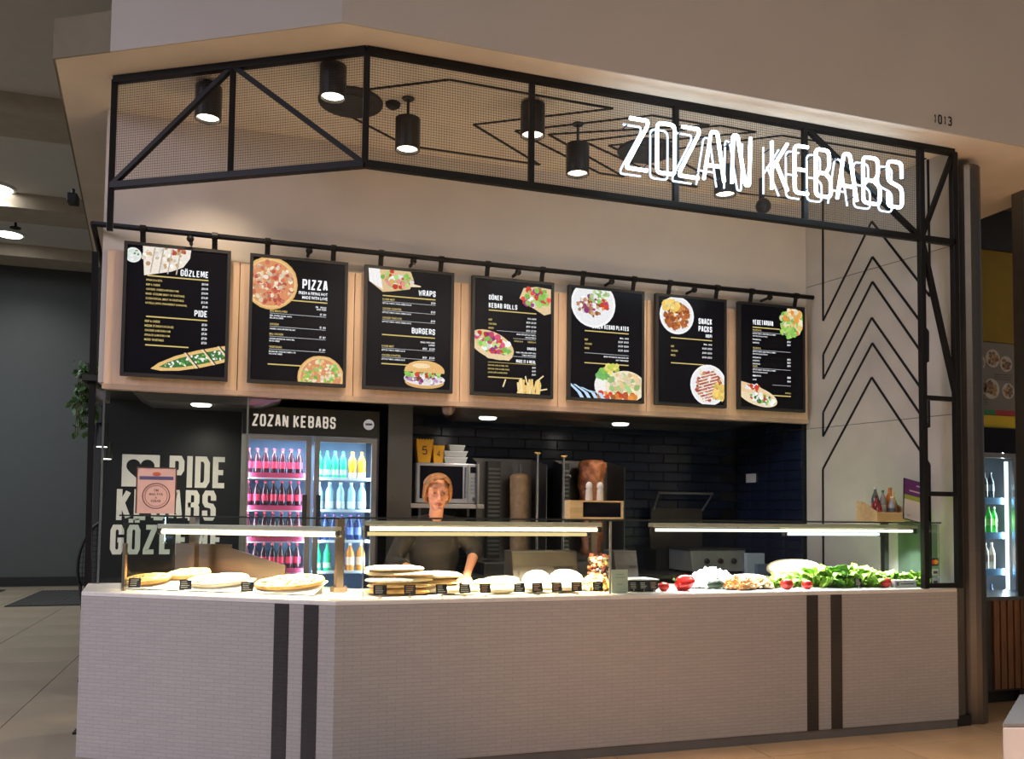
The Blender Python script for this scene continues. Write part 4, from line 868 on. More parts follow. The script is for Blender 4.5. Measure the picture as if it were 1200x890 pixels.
# price cards
card_ink = mat('card_print', (.55, .50, .42), .6); card_warm = mat('card_print_warm', (.55, .30, .18), .6)
def card(loc, label, rot=0., wd=.066, h_=.055, warm=False, zb=.965, group='black price cards'):
    e = thing('price_card', label, 'price card', loc, group, rot); OFF[e.name] = V((0, 0, 0)); z0 = .018
    T = Matrix.Rotation(-.18, 4, 'X')
    MB().box(-wd/2, wd/2, -.002, .002, z0, z0+h_, T).build('card', matte_black, e)
    mb = MB(); rn = random.Random(int(abs(loc[0])*977))
    for k in range(4): mb.box(-wd*.36, -wd*.36+wd*rn.uniform(.4, .72), -.0026, -.0021, z0+h_*(.78-.2*k), z0+h_*(.86-.2*k), T)
    mb.build('print', card_warm if warm else card_ink, e)
    mb = MB(); mb.tube([(0, .0, z0+.004), (0, .002, .003)], .002, 6); mb.box(-.012, .012, -.008, .014, 0, .004); mb.build('clip', chrome, e); return e
nm = ['in front of the bread stack at its left end', 'in front of the bread stack at its right end', 'in front of the long loaves, left one', 'in front of the long loaves, middle one', 'in front of the green wrap', 'in front of the left low roll, leftmost there', 'in front of the left domed roll', 'between the two domed rolls', 'in front of the right domed roll', 'in front of the golden snack pile']
for i, (x, t) in enumerate(zip((.257, .427, .612, .749, .873, 1.083, 1.196, 1.321, 1.448, 1.588), nm)): card((x, .112, .95), 'small black price card '+t, .08*((i*7) % 5-2)*.5, .074 if i == 0 else .066, .055, warm=i in (1, 4, 6, 7, 8))
for s_, t in ((1.36, 'in front of the leftmost pide'), (1.02, 'in front of the plain middle pide'), (.62, 'in front of the pide nearest the counter corner')): card(LP(s_, .15, .95), 'small black price card '+t, -ANG+.3, .07, .055)
card((3.505, .115, .95), 'small black price card among the lettuces', .1, .06, .05)
for k, x in enumerate((1.845, 1.915, 1.985)): card((x, .15, .95), 'small black price card right of the green sign, '+('left', 'middle', 'right')[k]+' of three under a white sheet', 0, .06, .05, warm=k == 2)
e = MB().box(1.815, 2.03, .17, .36, 1.022, 1.028).build('paper_sheet', paper, None, origin=(1.92, .26, 1.022)); tag(e, 'white sheet on a small rack behind three black cards', 'sheet')
MB().box(1.83, 2.02, .20, .34, .95, 1.022).build('rack', matte_black, e)
e = thing('green_sign', 'pale green upright card sign standing at the joint of the glass', 'sign', (1.735, .13, .95))
MB().box(1.683, 1.792, .128, .132, .953, 1.095).build('card', mat('green_card', (.50, .56, .46), .6), e)
mb = MB(); word(mb, 'GLUTEN', (1.7375, .1275, 1.055), ex, ez, .016, align='c'); word(mb, 'FREE', (1.7375, .1275, 1.03), ex, ez, .016, align='c'); mb.build('print', mat('green_print', (.32, .38, .30), .7), e) if False else None
mb = MB(); [mb.box(1.7375-a_, 1.7375+a_, .1272, .128, z, z+.009) for a_, z in ((.028, 1.06), (.032, 1.042), (.02, 1.0))]; mb.build('print', mat('green_print', (.36, .42, .34), .7), e)
MB().box(1.69, 1.785, .125, .165, .95, .953).build('foot', mat('clear_foot', (.6, .65, .6), .2), e)
# pides in the left case
def pide(s_, d_, L, B, rot, tilt, label, cols, seed, zz=.0, pale=False):
    e = thing('pide', label, 'pide', LP(s_, d_, 1.004+zz), 'pides in the left case', -ANG); OFF[e.name] = V((0, 0, 0))
    e.rotation_euler = (tilt[0], tilt[1], -ANG+rot); rn = random.Random(seed)
    N = 28; prof = lambda t: max(.0, (1-abs(t)**2.6))**.75
    def ring(k, z, jit=0.):
        P = []
        for i in range(N):
            a = 2*math.pi*i/N; x = math.cos(a); y = math.sin(a); yy = math.copysign(abs(y)**.9, y)
            P.append(V((x*L*k, yy*B*k, z+rn.uniform(-jit, jit))))
        return P
    rings = [ring(.9, -.012), ring(1.0, 0), ring(.97, .016, .002), ring(.88, .02, .002), ring(.8, .010, .002)]
    mb = MB(); vs = sum(rings, []); fs = []
    for r in range(4):
        for i in range(N): j = (i+1) % N; fs.append((r*N+i, r*N+j, (r+1)*N+j, (r+1)*N+i))
    fs.append(tuple(range(N))[::-1]); fs.append(tuple(4*N+i for i in range(N))); mb.add(vs, fs); mb.build('crust', crust_w if pale else crust_g, e, smooth=True)
    mb = MB()
    for k in range(130):
        a = rn.uniform(0, 6.28); q = math.sqrt(rn.random())*.8; mb.ball((L*q*math.cos(a), B*q*math.sin(a)*.95, .014), (rn.uniform(.010, .022), rn.uniform(.008, .016), .006), 7, 4, Matrix.Rotation(rn.uniform(0, 3), 4, 'Z'), [c*rn.uniform(.8, 1.1) for c in rn.choice(cols)])
    mb.build('topping', food, e, kind='stuff', smooth=True)
    return e
def riser(s_, d_, w_, label):
    e = thing('serving_tray', label, 'tray', LP(s_, d_, .95), None, -ANG); OFF[e.name] = V((0, 0, 0))
    T = Matrix.Rotation(.33, 4, 'X'); MB().box(-w_, w_, -.10, .10, .0, .006, Matrix.Translation((0, 0, .036)) @ T).build('tray', white_plastic, e, bevel=.003)
    mb = MB(); mb.box(-w_*.9, w_*.9, .055, .075, 0, .055); mb.build('support', white_plastic, e)
cz = [(.75, .50, .12), (.65, .36, .08), (.8, .62, .25), (.10, .17, .03), (.07, .12, .02), (.4, .12, .04)]
riser(1.29, .30, .19, 'low white tray under the leftmost pide'); riser(.88, .30, .18, 'low white tray under the pale middle pide'); riser(.43, .30, .20, 'low white tray under the pide nearest the counter corner')
pide(1.37, .28, .155, .062, .12, (.36, -.10, 0), 'golden pide with green and cheese filling, leftmost on the counter, front of two', cz, 1)
pide(1.14, .37, .14, .055, .10, (.36, -.08, 0), 'golden pide lying just behind the leftmost pide', cz, 2, .035)
pide(.90, .30, .20, .078, .08, (.36, -.07, 0), 'pale pide with creamy filling in the middle of the left case', [(.85, .74, .55), (.8, .66, .42), (.75, .55, .30), (.25, .28, .10)], 3, .006, True)
pide(.43, .30, .215, .085, .10, (.36, -.08, 0), 'golden pide with green herbs nearest the counter corner', cz+[(.25, .4, .1)], 4, .008)
# salad end
red_skin = mat('tomato_red', (.62, .02, .015), .18, var=.15, scale=8, spec=.6); stem_g = mat('stem_green', (.10, .22, .04), .6)
def tomato(loc, r, label):
    e = thing('tomato', label, 'tomato', loc, 'tomatoes among the salad'); OFF[e.name] = V((0, 0, 0))
    def f(p, d):
        k = 1-.12*max(0, d.z)**6; a = math.atan2(d.y, d.x); return V((p.x*(1+.03*math.cos(5*a)), p.y*(1+.03*math.cos(5*a)), p.z*k*.88+r*.82))
    MB().ball((0, 0, 0), r, 20, 12, f=f).build('fruit', red_skin, e, smooth=True)
    mb = MB()
    for k in range(5): a = k*1.257; mb.bar((0, 0, r*1.60), (r*.4*math.cos(a), r*.4*math.sin(a), r*1.62), r*.12, r*.04)
    mb.tube([(0, 0, r*1.58), (r*.05, 0, r*1.82)], r*.06, 6); mb.build('calyx', stem_g, e)
tomato((2.078, .2, zc), .035, 'small tomato right of the black cards'); tomato((2.965, .16, zc), .043, 'dark red tomato in front of the lettuce nearest the carrot')
tomato((3.124, .16, zc), .036, 'red tomato in front of the lettuce by the domed loaf'); tomato((3.76, .16, zc), .042, 'red tomato at the right end, beside the last lettuce'); 
e = thing('capsicum', 'glossy red capsicum lying left of the white cheese pile', 'capsicum', (2.235, .21, zc)); OFF[e.name] = V((0, 0, 0))
def f(p, d):
    a = math.atan2(d.z, d.y); k = 1+.10*math.cos(4*a); return V((p.x, p.y*k*(1-.2*d.x), p.z*k*(1-.2*d.x)))
MB().ball((0, 0, .05), (.072, .052, .048), 24, 14, f=f, mx=Matrix.Rotation(-.25, 4, 'Y')).build('fruit', red_skin, e, smooth=True); MB().tube([(-.06, 0, .06), (-.085, 0, .075)], .008).build('stem', stem_g, e)
heap('cheese_pile', 'heap of crumbled white cheese in a dish beside the capsicum', 'cheese', (2.53, .38), .21, .14, .12, 560, .013, [(.88, .87, .82), (.84, .82, .76)], 11)
o = loaf('avocado', 'dark green avocado in front of the white cheese heap', 'avocado', (2.452, .2, zc+.034), (.055, .038, .036), mat('avocado_skin', (.010, .026, .008), .45, bump=.5, bscale=90), -.3, seed=5, sq=1.)
heap('carrot_pile', 'heap of shredded carrot and salad left of the lettuces, nearer part', 'carrot', (2.64, .22), .12, .09, .075, 260, .013, [(.85, .35, .08), (.9, .55, .25), (.88, .7, .45), (.8, .25, .05)], 12, 'stick')
heap('prawn_salad', 'heap of pink and orange mixed salad between the carrot and the lettuces', 'salad', (2.82, .27), .11, .10, .075, 200, .014, [(.88, .5, .3), (.9, .7, .5), (.4, .5, .15), (.8, .3, .1)], 13, 'curl')
e = thing('steel_dish', 'shallow steel dish of pale dip behind the carrot heap', 'dish', (2.88, .47, zc)); MB().lathe([(.10, zc+.0), (.13, zc+.07), (.125, zc+.07), (.095, zc+.008)], (2.88, .47, 0), 24).build('bowl', steel, e, smooth=True); MB().ball((2.88, .47, zc+.06), (.115, .115, .02), 18, 8).build('dip', mat('dip', (.82, .74, .62), .6), e, smooth=True)
loaf('domed_bread', 'large domed pale loaf behind the lettuces', 'bread', (3.26, .50, zc+.105), (.19, .13, .075), crust_w, 0, seed=71)
MB().box(3.09, 3.45, .38, .62, zc, zc+.05).build('bread_board', mat('board_wood', (.45, .30, .16), .6), None, origin=(3.28, .5, zc)); tag(bpy.data.objects['bread_board'], 'wooden board under the large domed loaf', 'board')
leaf_m = mat('lettuce_leaf', (.36, .62, .07), .42, var=.35, scale=9, sss=0.0, bump=.3, bscale=40); leaf_d = mat('lettuce_dark', (.16, .42, .04), .42, var=.35, scale=9, bump=.3)
def leafmesh(seed, L, Wd):
    rn = random.Random(seed); nu, nv = 7, 9; vs = []; fs = []; ph = rn.uniform(0, 6)
    for i in range(nu):
        t = i/(nu-1)
        for j in range(nv):
            s_ = j/(nv-1)*2-1; wd = Wd*(math.sin(math.pi*min(1, .15+t*.75))**.7); edge = abs(s_)**2
            x = s_*wd*(1+.1*math.sin(8*t+ph)); curl = L*.45*t*t; z = L*(t*.95-.25*t**3)+.018*edge*math.sin(9*t+ph+5*s_); y = -curl-.35*wd*edge+.014*math.sin(11*s_+6*t+ph)*(.3+t)
            vs.append((x, y, z))
    for i in range(nu-1):
        for j in range(nv-1): a = i*nv+j; fs.append((a, a+1, a+nv+1, a+nv))
    return MB().add(vs, fs)
LM = {}
def lettuce(loc, s_, label, rot=0., dark=False):
    e = thing('lettuce', label, 'lettuce', loc, 'lettuces along the salad end'); OFF[e.name] = V((0, 0, 0)); e.rotation_euler = (0, 0, rot); e.scale = (s_*1.3, s_*1.2, s_*1.2)
    for k in range(9):
        key = (k % 4, dark and k % 2 == 0)
        if key not in LM: o = leafmesh(k+3, .105, .074).build('leaf', leaf_d if key[1] else leaf_m, None, smooth=True, solid=.0012); LM[key] = o
        else: o = LM[key].copy(); COL.objects.link(o)
        o.parent = e; a = k*2.4; o.rotation_euler = (.45-.09*k, 0, a); o.location = (.02*math.sin(a), -.02*math.cos(a), .002*k)
    MB().ball((0, 0, .028), (.03, .03, .03), 10, 7).build('heart', leaf_m, e, smooth=True)
for loc, s_, lb, d_ in (((2.93, .30), .55, 'smallest lettuce, directly right of the mixed salad', 1), ((3.05, .32), .72, 'lettuce behind the dark red tomato', 0), ((3.17, .33), .70, 'dark lettuce between the two left tomatoes', 1), ((3.30, .31), 1.05, 'lettuce in front of the domed loaf', 0), ((3.41, .30), 1.15, 'tall lettuce beside the right end of the domed loaf', 1), ((3.53, .26), .85, 'lettuce just left of the black card', 0), ((3.665, .33), 1.10, 'lettuce standing behind and right of the black card', 0), ((3.70, .22), .78, 'low lettuce in front, left of the last tomato', 0), ((3.85, .31), .90, 'lettuce behind the last tomato', 1), ((3.98, .28), .72, 'lettuce just right of the last tomato', 0), ((4.07, .22), .80, 'rightmost lettuce, behind the steel post', 0)):
    lettuce((loc[0], loc[1], zc), s_, lb, loc[0]*9, bool(d_))
loaf('onion_heap', 'white sliced onion mound behind the lettuces', 'onion', (3.56, .46, zc+.035), (.085, .07, .04), mat('onion_white', (.85, .83, .78), .5), 0, seed=81)
e = MB().box(3.80, 3.985, .112, .15, zc, zc+.052).build('card_box', mat('box_grey', (.52, .49, .46), .6), None, origin=(3.89, .13, zc), bevel=.002); tag(e, 'flat pale grey box at the right end in front of the lettuces', 'box')
mb = MB(); mb.box(3.815, 3.835, .1105, .112, zc+.014, zc+.04); mb.box(3.85, 3.96, .1105, .112, zc+.022, zc+.030); mb.build('print', mat('box_print', (.10, .09, .10), .7), e)
# stickers on the glass by the end
e = thing('payment_sticker', 'black square sticker with overlapping red and orange circles on the end glass', 'sticker', (4.11, .078, 1.10))
MB().box(4.085, 4.142, .0775, .0795, 1.10, 1.155).build('square', matte_black, e)
for x, c_, n_ in ((4.104, (.75, .05, .02), 'red_circle'), (4.123, (.85, .42, .04), 'orange_circle')): MB().lathe([(.017, -.0005), (.017, .0005)], (x, .0770-.0002*(x > 4.11), 1.128), 20, Matrix.Rotation(math.pi/2, 4, 'X')).build(n_, mat(n_, c_, .5), e)
for z0, h_, c_, lb in ((1.035, .045, (.55, .56, .55), 'small pale sticker on the end glass under the circles sticker'), (.968, .05, (.6, .6, .58), 'lowest small sticker on the end glass with a dark panel')):
    e = MB().box(4.09, 4.142, .0775, .0795, z0, z0+h_).build('glass_sticker', mat('sticker_grey', c_, .5), None, origin=(4.116, .078, z0)); tag(e, lb, 'sticker')
    MB().box(4.098, 4.134, .0767, .0775, z0+.012, z0+.03).build('print', mat('sticker_print', (.05, .06, .07), .6), e)
# on top of the glass shelf: sauce crate, purple leaflet stand, wooden box with shakers
pine = wood('pine', (.62, .40, .18), (.74, .52, .27), .5)
cr = thing('sauce_crate', 'light wooden crate of sauce bottles on the glass shelf', 'crate', (3.87, .30, 1.404)); OFF[cr.name] = V((3.87, .30, 1.404)); W0 = V((3.86, .28, 1.405))
def cbx(nm, x0, x1, y0, y1, z0, z1): return box(nm, W0.x+x0, W0.x+x1, W0.y+y0, W0.y+y1, W0.z+z0, W0.z+z1, pine, cr, bevel=.003)
cbx('base', -.13, .13, -.08, .12, 0, .012); cbx('front', -.13, .13, -.09, -.08, 0, .065); cbx('back', -.13, .13, .11, .12, 0, .10)
for x in (-.135, .13):
    mb = MB(); P = [(-.09, 0), (.12, 0), (.12, .145), (.06, .138), (0, .115), (-.05, .085), (-.09, .07)]
    mb.add([(W0.x+x+dx, W0.y+y, W0.z+z) for dx in (0, .008) for y, z in P], [tuple(range(7))[::-1], tuple(range(7, 14))]+[(i, (i+1) % 7, 7+(i+1) % 7, 7+i) for i in range(7)]); mb.build('side', pine, cr)
def bottle(name, label, cat, loc, h_, r, body, cap, lab=None, neck=.35, group=None, lz=(.2, .5)):
    e = thing(name, label, cat, loc, group); OFF[e.name] = V((0, 0, 0))
    MB().lathe([(r*.9, 0), (r, h_*.03), (r, h_*(.62)), (r*.85, h_*.70), (r*neck, h_*.86), (r*neck, h_*.93)], (0, 0, 0), 12).build('body', body, e, smooth=True)
    MB().lathe([(r*neck*1.15, h_*.92), (r*neck*1.15, h_), (r*neck*.9, h_)], (0, 0, 0), 10).build('cap', cap, e)
    if lab: MB().lathe([(r*1.02, h_*lz[0]), (r*1.02, h_*lz[1])], (0, 0, 0), 12, cap=False).build('label', lab, e, smooth=True)
    return e
def pl(n, c, r=.25, e=0): return mat(n, c, r, var=.04, emis=e)
sx, sy, sz = W0.x, W0.y, W0.z+.013
for dx, dy, hh, r_, bc, cc, lc, lb in ((-.085, -.045, .135, .024, (.22, .02, .02), (.02, .02, .02), (.45, .05, .05), 'dark red sauce bottle at the front left of the crate'), (-.055, .01, .17, .022, (.35, .04, .04), (.02, .02, .02), (.3, .03, .05), 'red sauce bottle with black cap behind the front left one'), (-.02, .06, .235, .026, (.12, .14, .12), (.75, .75, .72), (.5, .12, .15), 'dark bottle with white cap at the back of the crate'), (.02, .03, .21, .025, (.30, .30, .26), (.02, .18, .10), (.6, .6, .5), 'pale bottle with green cap in the middle of the crate'), (.045, -.03, .165, .024, (.40, .42, .42), (.7, .7, .68), (.12, .14, .16), 'grey sauce bottle with white cap at the front of the crate'), (.10, .05, .23, .034, (.75, .26, .05), (.65, .20, .04), None, 'tall orange squeeze bottle at the back right of the crate'), (.085, .0, .19, .024, (.78, .55, .2), (.8, .55, .15), (.7, .3, .1), 'yellow sauce bottle beside the orange squeeze bottle')):
    bottle('sauce_bottle', lb, 'bottle', (sx+dx, sy+dy, sz), hh, r_, pl('sauce_%d' % int(hh*1000) if False else 'sauce '+lb[:14], bc, .15), pl('cap '+lb[:14], cc, .4), pl('lab '+lb[:14], lc, .5) if lc else None, group='sauce bottles in the crate')
e = thing('leaflet_stand', 'tilted purple, green and white leaflet stand on the glass shelf behind the post', 'leaflet', (4.04, .17, 1.405)); OFF[e.name] = V((0, 0, 0))
T = Matrix.Rotation(-.22, 4, 'X') @ Matrix.Rotation(.22, 4, 'Y')
MB().box(-.105, .105, 0, .006, 0, .305, T).build('backing', matte_black, e)
for n_, z0, z1, c_ in (('purple_panel', .185, .30, (.14, .025, .17)), ('green_band', .15, .185, (.35, .45, .06)), ('white_panel', .006, .15, (.75, .70, .64))): MB().box(-.1, .1, -.003, 0, z0, z1, T).build(n_, mat(n_, c_, .45), e)
mb = MB(); [mb.box(x0, x1, -.0036, -.003, z, z+.01, T) for x0, x1, z in ((-.06, .07, .215), (.0, .08, .262), (-.08, -.05, .03))]; mb.build('print', mat('leaflet_print', (.6, .5, .6), .6), e)
MB().box(-.08, .08, .02, .09, 0, .004).build('foot', matte_black, e)
wx = thing('wooden_box', 'small wooden box with black front on the glass shelf in front of the kebab grill', 'box', (1.70, .45, 1.404))
box('side', 1.513, 1.53, .40, .50, 1.405, 1.512, pine, wx); box('side', 1.873, 1.888, .40, .50, 1.405, 1.512, pine, wx); box('top', 1.513, 1.888, .40, .50, 1.512, 1.522, pine, wx); box('bottom', 1.53, 1.873, .40, .50, 1.405, 1.415, pine, wx); box('front', 1.53, 1.873, .41, .418, 1.415, 1.512, screen_black, wx); MB().box(1.512, 1.60, .396, .40, 1.405, 1.52).build('end_face', pine, wx)
for x, lb in ((1.664, 'white shaker on the wooden box, left one'), (1.742, 'white shaker on the wooden box, right one')):
    e = thing('shaker', lb, 'shaker', (x, .45, 1.522), 'white shakers')
    MB().lathe([(.023, 1.522), (.024, 1.53), (.021, 1.59), (.018, 1.60)], (x, .45, 0), 14).build('jar', mat('shaker_white', (.72, .66, .55), .4), e); MB().lathe([(.017, 1.60), (.021, 1.605), (.021, 1.625), (.014, 1.64), (.004, 1.645)], (x, .45, 0), 14).build('lid', white_plastic, e, smooth=True)
# ================================================================== KITCHEN
bench = thing('back_bench', 'stainless steel back bench along the dark tiled wall', 'bench', (2.4, 2.0, 0))
box('bench_top', .80, 3.96, 1.66, 2.345, .90, .935, steel, bench, bevel=.003); box('cabinet', .82, 3.95, 1.72, 2.34, .0, .90, mat('bench_dark', (.03, .03, .032), .5), bench)
# fridge with two glass doors
fr = thing('drinks_fridge', 'double-door drinks fridge with lit shelves and a black header reading ZOZAN KEBABS', 'fridge', (0, 2.0, 0))
fgrey = mat('fridge_grey', (.28, .27, .27), .35, .5); fwhite = mat('fridge_inside', (.34, .46, .66), .5)
x0, x1, yf, yb = -.49, .47, 1.76, 2.33
box('side', x0-.015, x0, yf, yb, 0, 2.19, fgrey, fr); box('side', x1, x1+.02, yf, yb, 0, 2.19, mat('fridge_side', (.06, .055, .085), .4), fr)
box('inner_back', x0, x1, yb-.01, yb, .15, 1.99, fwhite, fr); box('floor_panel', x0, x1, yf, yb, 0, .16, matte_black, fr); box('top_panel', x0, x1, yf, yb, 1.99, 2.19, matte_black, fr)
box('centre_mullion', -.012, .012, yf+.04, yb-.02, .16, 1.99, fwhite, fr)
hd = box('header', x0-.012, x1+.015, yf-.03, yf, 1.985, 2.185, mat('header_black', (.010, .009, .009), .3), fr)
mb = MB(); word(mb, 'ZOZAN KEBABS', (-.435, yf-.032, 2.043), ex, ez, .088, wf=.47, tf=.155, gap=.13); mb.build('letters', emit('header_print', (.80, .70, .58), .75), hd)
MB().lathe([(.04, -.002), (.04, .002)], (.405, yf-.031, 2.085), 26, Matrix.Rotation(math.pi/2, 4, 'X')).build('round_badge', emit('badge_print', (.65, .6, .58), .55), hd)
mb = MB(); mb.box(.38, .43, yf-.0345, yf-.0335, 2.08, 2.095); mb.build('badge_print', mat('badge_ink', (.15, .12, .12), .6), hd)
for xa, xb, hx in ((x0, -.012, -.055), (.012, x1, .045)):
    d = thing('x', 'x', 'x') if False else None
    mb = MB(); ft = .038
    mb.box(xa, xa+ft, yf-.03, yf, .16, 1.98); mb.box(xb-ft, xb, yf-.03, yf, .16, 1.98); mb.box(xa+ft, xb-ft, yf-.03, yf, .16, .2); mb.box(xa+ft, xb-ft, yf-.03, yf, 1.945, 1.98)
    dr = mb.build('door', fgrey, fr); box('glass', xa+ft, xb-ft, yf-.018, yf-.012, .2, 1.945, glass_clear, dr)
    MB().box(hx-.016, hx+.016, yf-.055, yf-.03, 1.27, 1.55).build('handle', matte_black, dr, bevel=.004)
shelf_z = (1.685, 1.445, 1.215, .985); sh_m = mat('shelf_white', (.72, .78, .82), .4)
for z in shelf_z:
    for xa, xb in ((x0+.005, -.015), (.015, x1-.005)): box('shelf', xa, xb, yf+.05, yb-.02, z-.02, z, sh_m, fr)
for z in shelf_z:
    box('price_rail', x0+.02, -.03, yf+.043, yf+.05, z-.012, z+.024, mat('rail_red', (.55, .06, .14), .5), fr)
for xa in (-.25, .24):
    area('fridge_lamp', (xa, yf+.05, 1.93), (xa, yf+.16, 1.0), .40, .04, 6, (.62, .80, 1.0), None)
    for sx_ in (-.215, .215): area('fridge_lamp', (xa+sx_, yf+.03, 1.40), (xa-sx_*.1, yf+.26, 1.40), .02, 1.0, 5, (.62, .80, 1.0), None)
cola = mat('cola', (.05, .012, .02), .15, spec=.6); redlab = mat('label_red', (.75, .03, .08), .4); whitelab = mat('label_white', (.8, .82, .85), .4)
def fbottle(proto, name, label, group, locs, **k):
    n = len(locs); od = ('leftmost', 'second from left', 'third from left', 'fourth from left', 'fifth from left', 'sixth from left', 'rightmost')
    for i, l in enumerate(locs):
        label_ = label if n == 1 else label+', '+('rightmost' if i == n-1 else od[i])
        if proto is None: proto = bottle(name, label_, 'bottle', l, group=group, **k)
        else: dup(proto, l, label=label_, group=group)
    return proto
rows = [-.45+.060*k for k in range(7)]
cp = None
nms = ('top', 'second', 'third', 'lowest visible')
for i, z in enumerate(shelf_z):
    cp = fbottle(cp, 'cola_bottle', 'cola bottle on the %s shelf behind the left fridge door' % nms[i], 'cola bottles on the %s shelf' % nms[i], [(x, yf+.10, z) for x in rows], h_=.205, r=.027, body=cola, cap=redlab, lab=redlab, lz=(.28, .52))
    for ch in cp.children: pass
for x in []: pass
for i, z in enumerate(shelf_z):
    e = None
gp = fbottle(None, 'green_bottle', 'green soft drink bottle on the top shelf behind the right fridge door', 'green bottles in the fridge', [(x, yf+.10, shelf_z[0]) for x in (.055, .115, .175, .235)], h_=.20, r=.027, body=mat('bottle_green', (.03, .55, .22), .15), cap=mat('cap_green', (.03, .4, .12), .4), lab=mat('label_mint', (.45, .85, .65), .4), lz=(.1, .3))
fbottle(None, 'orange_bottle', 'orange drink bottle at the right end of the top shelf of the fridge', 'orange bottles in the fridge', [(x, yf+.10, shelf_z[0]) for x in (.305, .375)], h_=.20, r=.031, body=mat('bottle_orange', (.9, .42, .03), .2), cap=mat('cap_orange', (.85, .3, .02), .4), lab=mat('label_pale', (.85, .8, .5), .4), lz=(.02, .2))
fbottle(None, 'water_bottle', 'pale blue water bottle on the second shelf behind the right fridge door', 'water bottles in the fridge', [(x, yf+.10, shelf_z[1]) for x in (.06, .14, .22, .30, .38)], h_=.205, r=.033, body=mat('bottle_aqua', (.45, .75, .85), .15), cap=whitelab, lab=mat('label_aqua', (.8, .92, .95), .4), lz=(.05, .3))
fbottle(None, 'dark_bottle', 'small dark bottle on the third shelf behind the right fridge door', 'dark bottles in the fridge', [(x, yf+.10, shelf_z[2]) for x in (.055, .115, .175, .235, .295, .355)], h_=.19, r=.026, body=mat('bottle_navy', (.03, .05, .18), .2), cap=mat('cap_navy', (.3, .1, .4), .4), lab=mat('label_blue', (.2, .3, .7), .4))
dup(gp, (.06, yf+.10, shelf_z[3]), label='green bottle on the lowest visible shelf of the right fridge door, leftmost', group='green bottles low in the fridge')
dup(gp, (.13, yf+.10, shelf_z[3]), label='green bottle on the lowest visible shelf of the right fridge door, second from left', group='green bottles low in the fridge')
fbottle(None, 'juice_bottle', 'amber juice bottle on the lowest visible shelf of the right fridge door', 'juice bottles low in the fridge', [(x, yf+.10, shelf_z[3]) for x in (.22, .30, .38)], h_=.205, r=.034, body=mat('juice_amber', (.75, .30, .06), .2), cap=whitelab, lab=mat('label_peach', (.9, .7, .5), .4))
# stainless end column beside the fridge
sc_ = thing('steel_column', 'tall stainless steel column between the fridge and the microwave', 'column', (.68, 2.1, 0)); box('core', .585, .775, 1.92, 2.36, .0, 2.262, steel, sc_)
MB().box(.583, .777, 1.915, 1.92, .0, 2.26).build('facing', steel, sc_)
# microwave on shelf, cups, tubs
ms = thing('wall_shelf', 'steel wall shelf under the microwave', 'shelf', (1.07, 2.1, 1.46))
box('board', .77, 1.365, 1.90, 2.355, 1.463, 1.498, mat('shelf_cream', (.5, .45, .38), .4, .3), ms, bevel=.003)
for x in (.85, 1.25): MB().prism([(1.95, 1.463), (2.355, 1.463), (2.355, 1.25)], x, x+.02).build('bracket', steel, ms) if False else box('bracket', x, x+.02, 2.0, 2.355, 1.40, 1.463, steel, ms)
mw = thing('microwave', 'silver microwave oven with dark glass door on the shelf behind the woman', 'microwave', (1.075, 2.1, 1.50))
silver = mat('silver', (.50, .49, .50), .35, .5)
box('body', .815, 1.338, 1.955, 2.32, 1.502, 1.825, silver, mw, bevel=.006)
d = box('door', .822, 1.235, 1.94, 1.955, 1.507, 1.82, silver, mw, bevel=.004); box('window', .845, 1.195, 1.936, 1.941, 1.54, 1.80, screen_black, d); MB().tube([(1.215, 1.925, 1.545), (1.215, 1.925, 1.795)], .008).build('handle', chrome, d)
k_ = box('control_panel', 1.24, 1.333, 1.945, 1.956, 1.51, 1.818, mat('panel_grey', (.36, .36, .37), .4, .3), mw); box('display', 1.258, 1.315, 1.942, 1.945, 1.75, 1.80, screen_black, k_)
mb = MB(); [mb.box(1.262+.028*i, 1.282+.028*i, 1.942, 1.945, 1.70-.03*j, 1.715-.03*j) for i in range(2) for j in range(5)]; mb.build('buttons', mat('button_grey', (.22, .22, .23), .5), k_); MB().lathe([(.016, 0), (.014, .014)], (1.286, 1.945, 1.54), 16, Matrix.Rotation(math.pi/2, 4, 'X')).build('knob', chrome, k_)
yel = mat('cup_yellow', (.85, .42, .02), .5, emis=0); inkb = mat('ink_brown', (.12, .05, .01), .6)
for x, y, z, wb, wt_, h_, ch, lb in ((.885, 2.02, 1.826, .048, .070, .19, '5', 'larger yellow popcorn-style cup marked 5 on the microwave'), (1.003, 2.02, 1.826, .036, .047, .145, '4', 'smaller yellow popcorn-style cup marked 4 on the microwave')):
    e = thing('yellow_cup', lb, 'cup', (x, y, z)); OFF[e.name] = V((0, 0, 0))
    n = 6; vs = []; fs = []; C4 = [(-1, -1), (1, -1), (1, 1), (-1, 1)]
    for s_ in range(4):
        a, b_ = C4[s_], C4[(s_+1) % 4]; base = len(vs)
        for i in range(n*2+1):
            t = i/(n*2); q = (a[0]*(1-t)+b_[0]*t, a[1]*(1-t)+b_[1]*t); vs.append((q[0]*wb, q[1]*wb, 0)); vs.append((q[0]*wt_, q[1]*wt_, h_*(1 if i % 2 else .94)))
        for i in range(n*2): fs.append((base+2*i, base+2*i+2, base+2*i+3, base+2*i+1))
    mb = MB().add(vs, fs); mb.add([(-wb, -wb, 0), (wb, -wb, 0), (wb, wb, 0), (-wb, wb, 0)], [(0, 3, 2, 1)]); mb.build('cup_wall', yel, e, solid=.0015)
    tl = Matrix.Rotation(math.atan2(wt_-wb, h_), 4, 'X'); mb = MB(); word(mb, ch, (0, 0, 0), ex, ez, h_*.36, wf=.6, tf=.14, align='c'); mb.v = [tuple((tl @ V(v))+V((0, -wb-(wt_-wb)*.33-.004, h_*.33))) for v in mb.v]; mb.build('digit', inkb, e)
